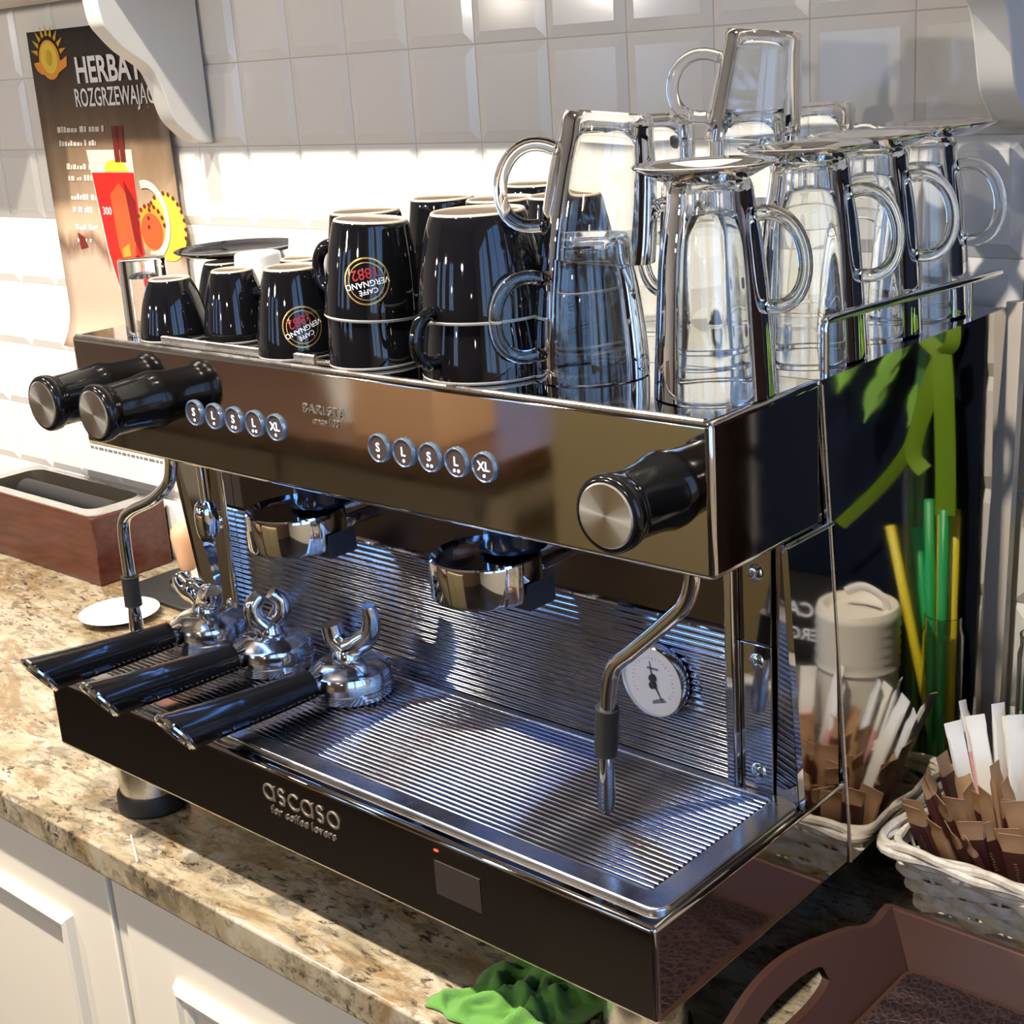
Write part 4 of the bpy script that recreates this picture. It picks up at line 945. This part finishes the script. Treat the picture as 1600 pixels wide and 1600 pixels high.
for k in range(9):
    t = k/8-.5; MB().tube(smooth_path([(t*.006, .002*math.sin(k*3), .012), (t*.010, .003*math.sin(k*2.1), .20), (t*.014-.004, .003*math.sin(k), .36), (t*.03-.022, .003*math.cos(k*1.7), .46)], 4), .0024, 7).build('stem', 'stem', vs_)
for k in range(8):
    x = -.008+.010*k; z = .40+.022*((k*3) % 4)
    MB().grid(3, 5, lambda u, v: (x+(u-.5)*.020*math.sin(PI*min(1, v+.12))+.012*v, .002-.012*v+.004*math.sin(k), z-.045*v)).build('leaf', 'leaf', vs_)
def rib(pts, w, nm='ribbon'):
    pts = smooth_path([(x+.0065, y-.0065, z) for x, y, z in pts], 5); return MB().tube(pts, w, 6, flat=.07, up=(.95, -.30, .05)).build(nm, 'ribbon', vs_)
rib([(-.036, -.010, .425), (-.040, -.012, .39), (-.043, -.012, .33), (-.044, -.012, .285)], .0085)
rib([(-.036, -.010, .425), (-.026, -.012, .40), (-.016, -.012, .36), (-.006, -.010, .335), (.020, -.008, .300), (.060, -.008, .258)], .0060)
rib([(-.036, -.010, .425), (-.028, -.012, .39), (-.018, -.013, .36), (-.014, -.013, .335), (-.024, -.012, .322)], .0070)
rib([(-.036, -.010, .425), (-.020, -.012, .440), (-.004, -.012, .462)], .0065)
rib([(-.036, -.010, .425), (-.046, -.010, .436), (-.044, -.008, .460)], .0060)
bgm = empty('coffee_bag', (.192, .4800, .0006), 'black and grey coffee bag with white lettering behind the basket, seen mirrored in the machine', 'coffee bag')
b = MB(); vs = []; rows = [(0, .046, .022), (.02, .048, .024), (.12, .046, .022), (.165, .043, .012), (.195, .042, .0025), (.205, .042, .0015)]
for z, w_, d_ in rows:
    for k in range(16):
        a = 2*PI*k/16; vs.append((w_*max(-1, min(1, 1.25*math.cos(a))), d_*max(-1, min(1, 1.25*math.sin(a))), z))
fs = [(i*16+k, i*16+(k+1) % 16, (i+1)*16+(k+1) % 16, (i+1)*16+k) for i in range(5) for k in range(16)]+[tuple(range(16))[::-1]]
M['bag'] = mat('printed_bag', (.02, .02, .02), .35); N, L, b_ = nodes(M['bag'])
t = N.new('ShaderNodeTexCoord'); sx = N.new('ShaderNodeSeparateXYZ'); L.new(t.outputs['Object'], sx.inputs[0]); n = noise_tex(N, L, 40, 4, .6, t.outputs['Object'])
r = ramp(N, [(.0, (.30, .28, .25)), (.118, (.22, .20, .18)), (.122, (.008, .008, .008)), (.3, (.008, .008, .008))]); L.new(sx.outputs['Z'], r.inputs[0]); L.new(r.outputs[0], b_.inputs['Base Color'])
b.add(vs, fs).build('bag_body', 'bag', bgm, ang=50)
for body, sz, z, m_ in (('CAFFÈ', .020, .172, 'print_white'), ('VERGNANO', .0165, .150, 'print_white'), ('10', .018, .131, 'print_red')):
    v, f_ = text_geo(body, sz, .0003)
    yy = {.172: -.0120, .150: -.0175, .131: -.0215}[z]
    MB().add([(p[0], yy-.0012-.0008*0, z+p[1]) for p in v], f_).build('lettering', m_, bgm, smooth=False)
bgm.rotation_euler = (0, 0, -.12)

# green cloth under the front edge of the machine
random.seed(3)
import mathutils
def cl(u, v):
    x = -.205+.098*u+.020*(v-.5); y = -.012+.100*v
    e = min(u, 1-u, v, 1-v)*5; e = min(1, e)
    q = u*.8+v*.6; h = .55-.9*abs(mathutils.noise.noise(Vector((u*3.4+v*1.6, v*2.6-u*1.2, 1.7))))-.45*abs(mathutils.noise.noise(Vector((q*6, (v-u)*5, 4.2))))+.25*mathutils.noise.noise(Vector((u*2.2, v*2.2, 8.)))
    x += .010*mathutils.noise.noise(Vector((v*4, u*2, 9))); y += .010*mathutils.noise.noise(Vector((u*4, v*2, 5)))
    return (x, y, .0012+max(0, h)*.040*e)
o = MB().grid(60, 46, cl).build('cleaning_cloth', 'cloth', ang=180)
so = o.modifiers.new('thick', 'SOLIDIFY'); so.thickness = .0012; so.offset = 1
tag(o, 'crumpled green cleaning cloth on the granite under the front of the machine', 'cloth')

o = MB().tube([(-.6298, .004, .0012), (-.5833, -.0205, .0012)], [.0008, .0010], 6).build('wooden_pick', 'white_paper')
tag(o, 'thin pale wooden pick lying on the granite near the front edge', 'pick')

# ================================================================== ACROSS THE ROOM (seen only mirrored in the steel)
isl = empty('island_counter', (-2.7, -1.55, Z0), 'opposite serving counter with a brown wooden top and cream front', 'counter')
def I(mb, name, m, par=None, **k): mb.xf(Matrix.Translation((2.7, 1.55, -Z0))); return mb.build(name, m, par or isl, **k)
I(MB().box(-4.0, -1.92, -.13, -1.42, -1.18, -.085), 'wooden_top', 'worktop_wood', bevel=.004)
I(MB().box(-3.98, -1.90, Z0, -1.44, -1.22, -.131), 'carcass', 'island_paint', smooth=False)
for k in range(4): I(MB().box(-3.96+k*.63, -1.2195, Z0+.1, -3.36+k*.63, -1.200, -.15), 'door', 'island_paint', bevel=.003)
tc_ = empty('tall_cupboard', (-.75, -1.40, Z0), 'tall olive cupboard across the room, mirrored in the machine head', 'cupboard')
MB().box(-.52, -.18, 0, .45, .18, 1.02).build('carcass', 'cupboard_paint', tc_, bevel=.004)
MB().box(-.505, .1805, .05, -.04, .198, 1.0).build('door', 'cupboard_paint', tc_, bevel=.003)
MB().box(-.03, .1805, .05, .435, .198, 1.0).build('door', 'cupboard_paint', tc_, bevel=.003)
pc = empty('paper_cup', (-1.98, -1.34, -.0848), 'white takeaway cup with a red mark on the opposite counter', 'cup')
MB().lathe([(0, 0), (.040, 0), (.058, .13), (.060, .132), (.0575, .134), (.055, .13), (.038, .004), (0, .004)], 32).build('body', 'white_paper', pc)
MB().lathe([(.0575, .118), (.0592, .1305)], 12, None, .6, 1.5).build('red_mark', 'red_cup', pc)
bxo = MB().box(-1.86, -1.42, -.0848, -1.60, -1.24, .08).build('carton', 'kraft', bevel=.002); tag(bxo, 'plain cardboard carton on the opposite counter', 'box')
# ceiling lamps
for k, (lx, ly, pw) in enumerate(LAMPS):
    lp = empty('ceiling_spot', (lx, ly, LAMP_Z), 'white ceiling spot lamp over the worktop, lamp %s in the row' % ('one', 'two', 'three', 'four')[k], 'lamp', 'ceiling spots over the worktop')
    MB().lathe([(0, Z1-LAMP_Z), (.03, Z1-LAMP_Z), (.03, Z1-LAMP_Z-.012), (.010, Z1-LAMP_Z-.014), (.010, .030), (.045, .028), (.055, -.035), (.050, -.035), (.042, .020), (0, .022)], 32).build('housing', 'lamp_metal', lp, ang=40)
    MB().lathe([(0, -.010), (.034, -.010), (.036, -.004), (0, .0)], 24).build('lens', 'lamp_lens', lp)
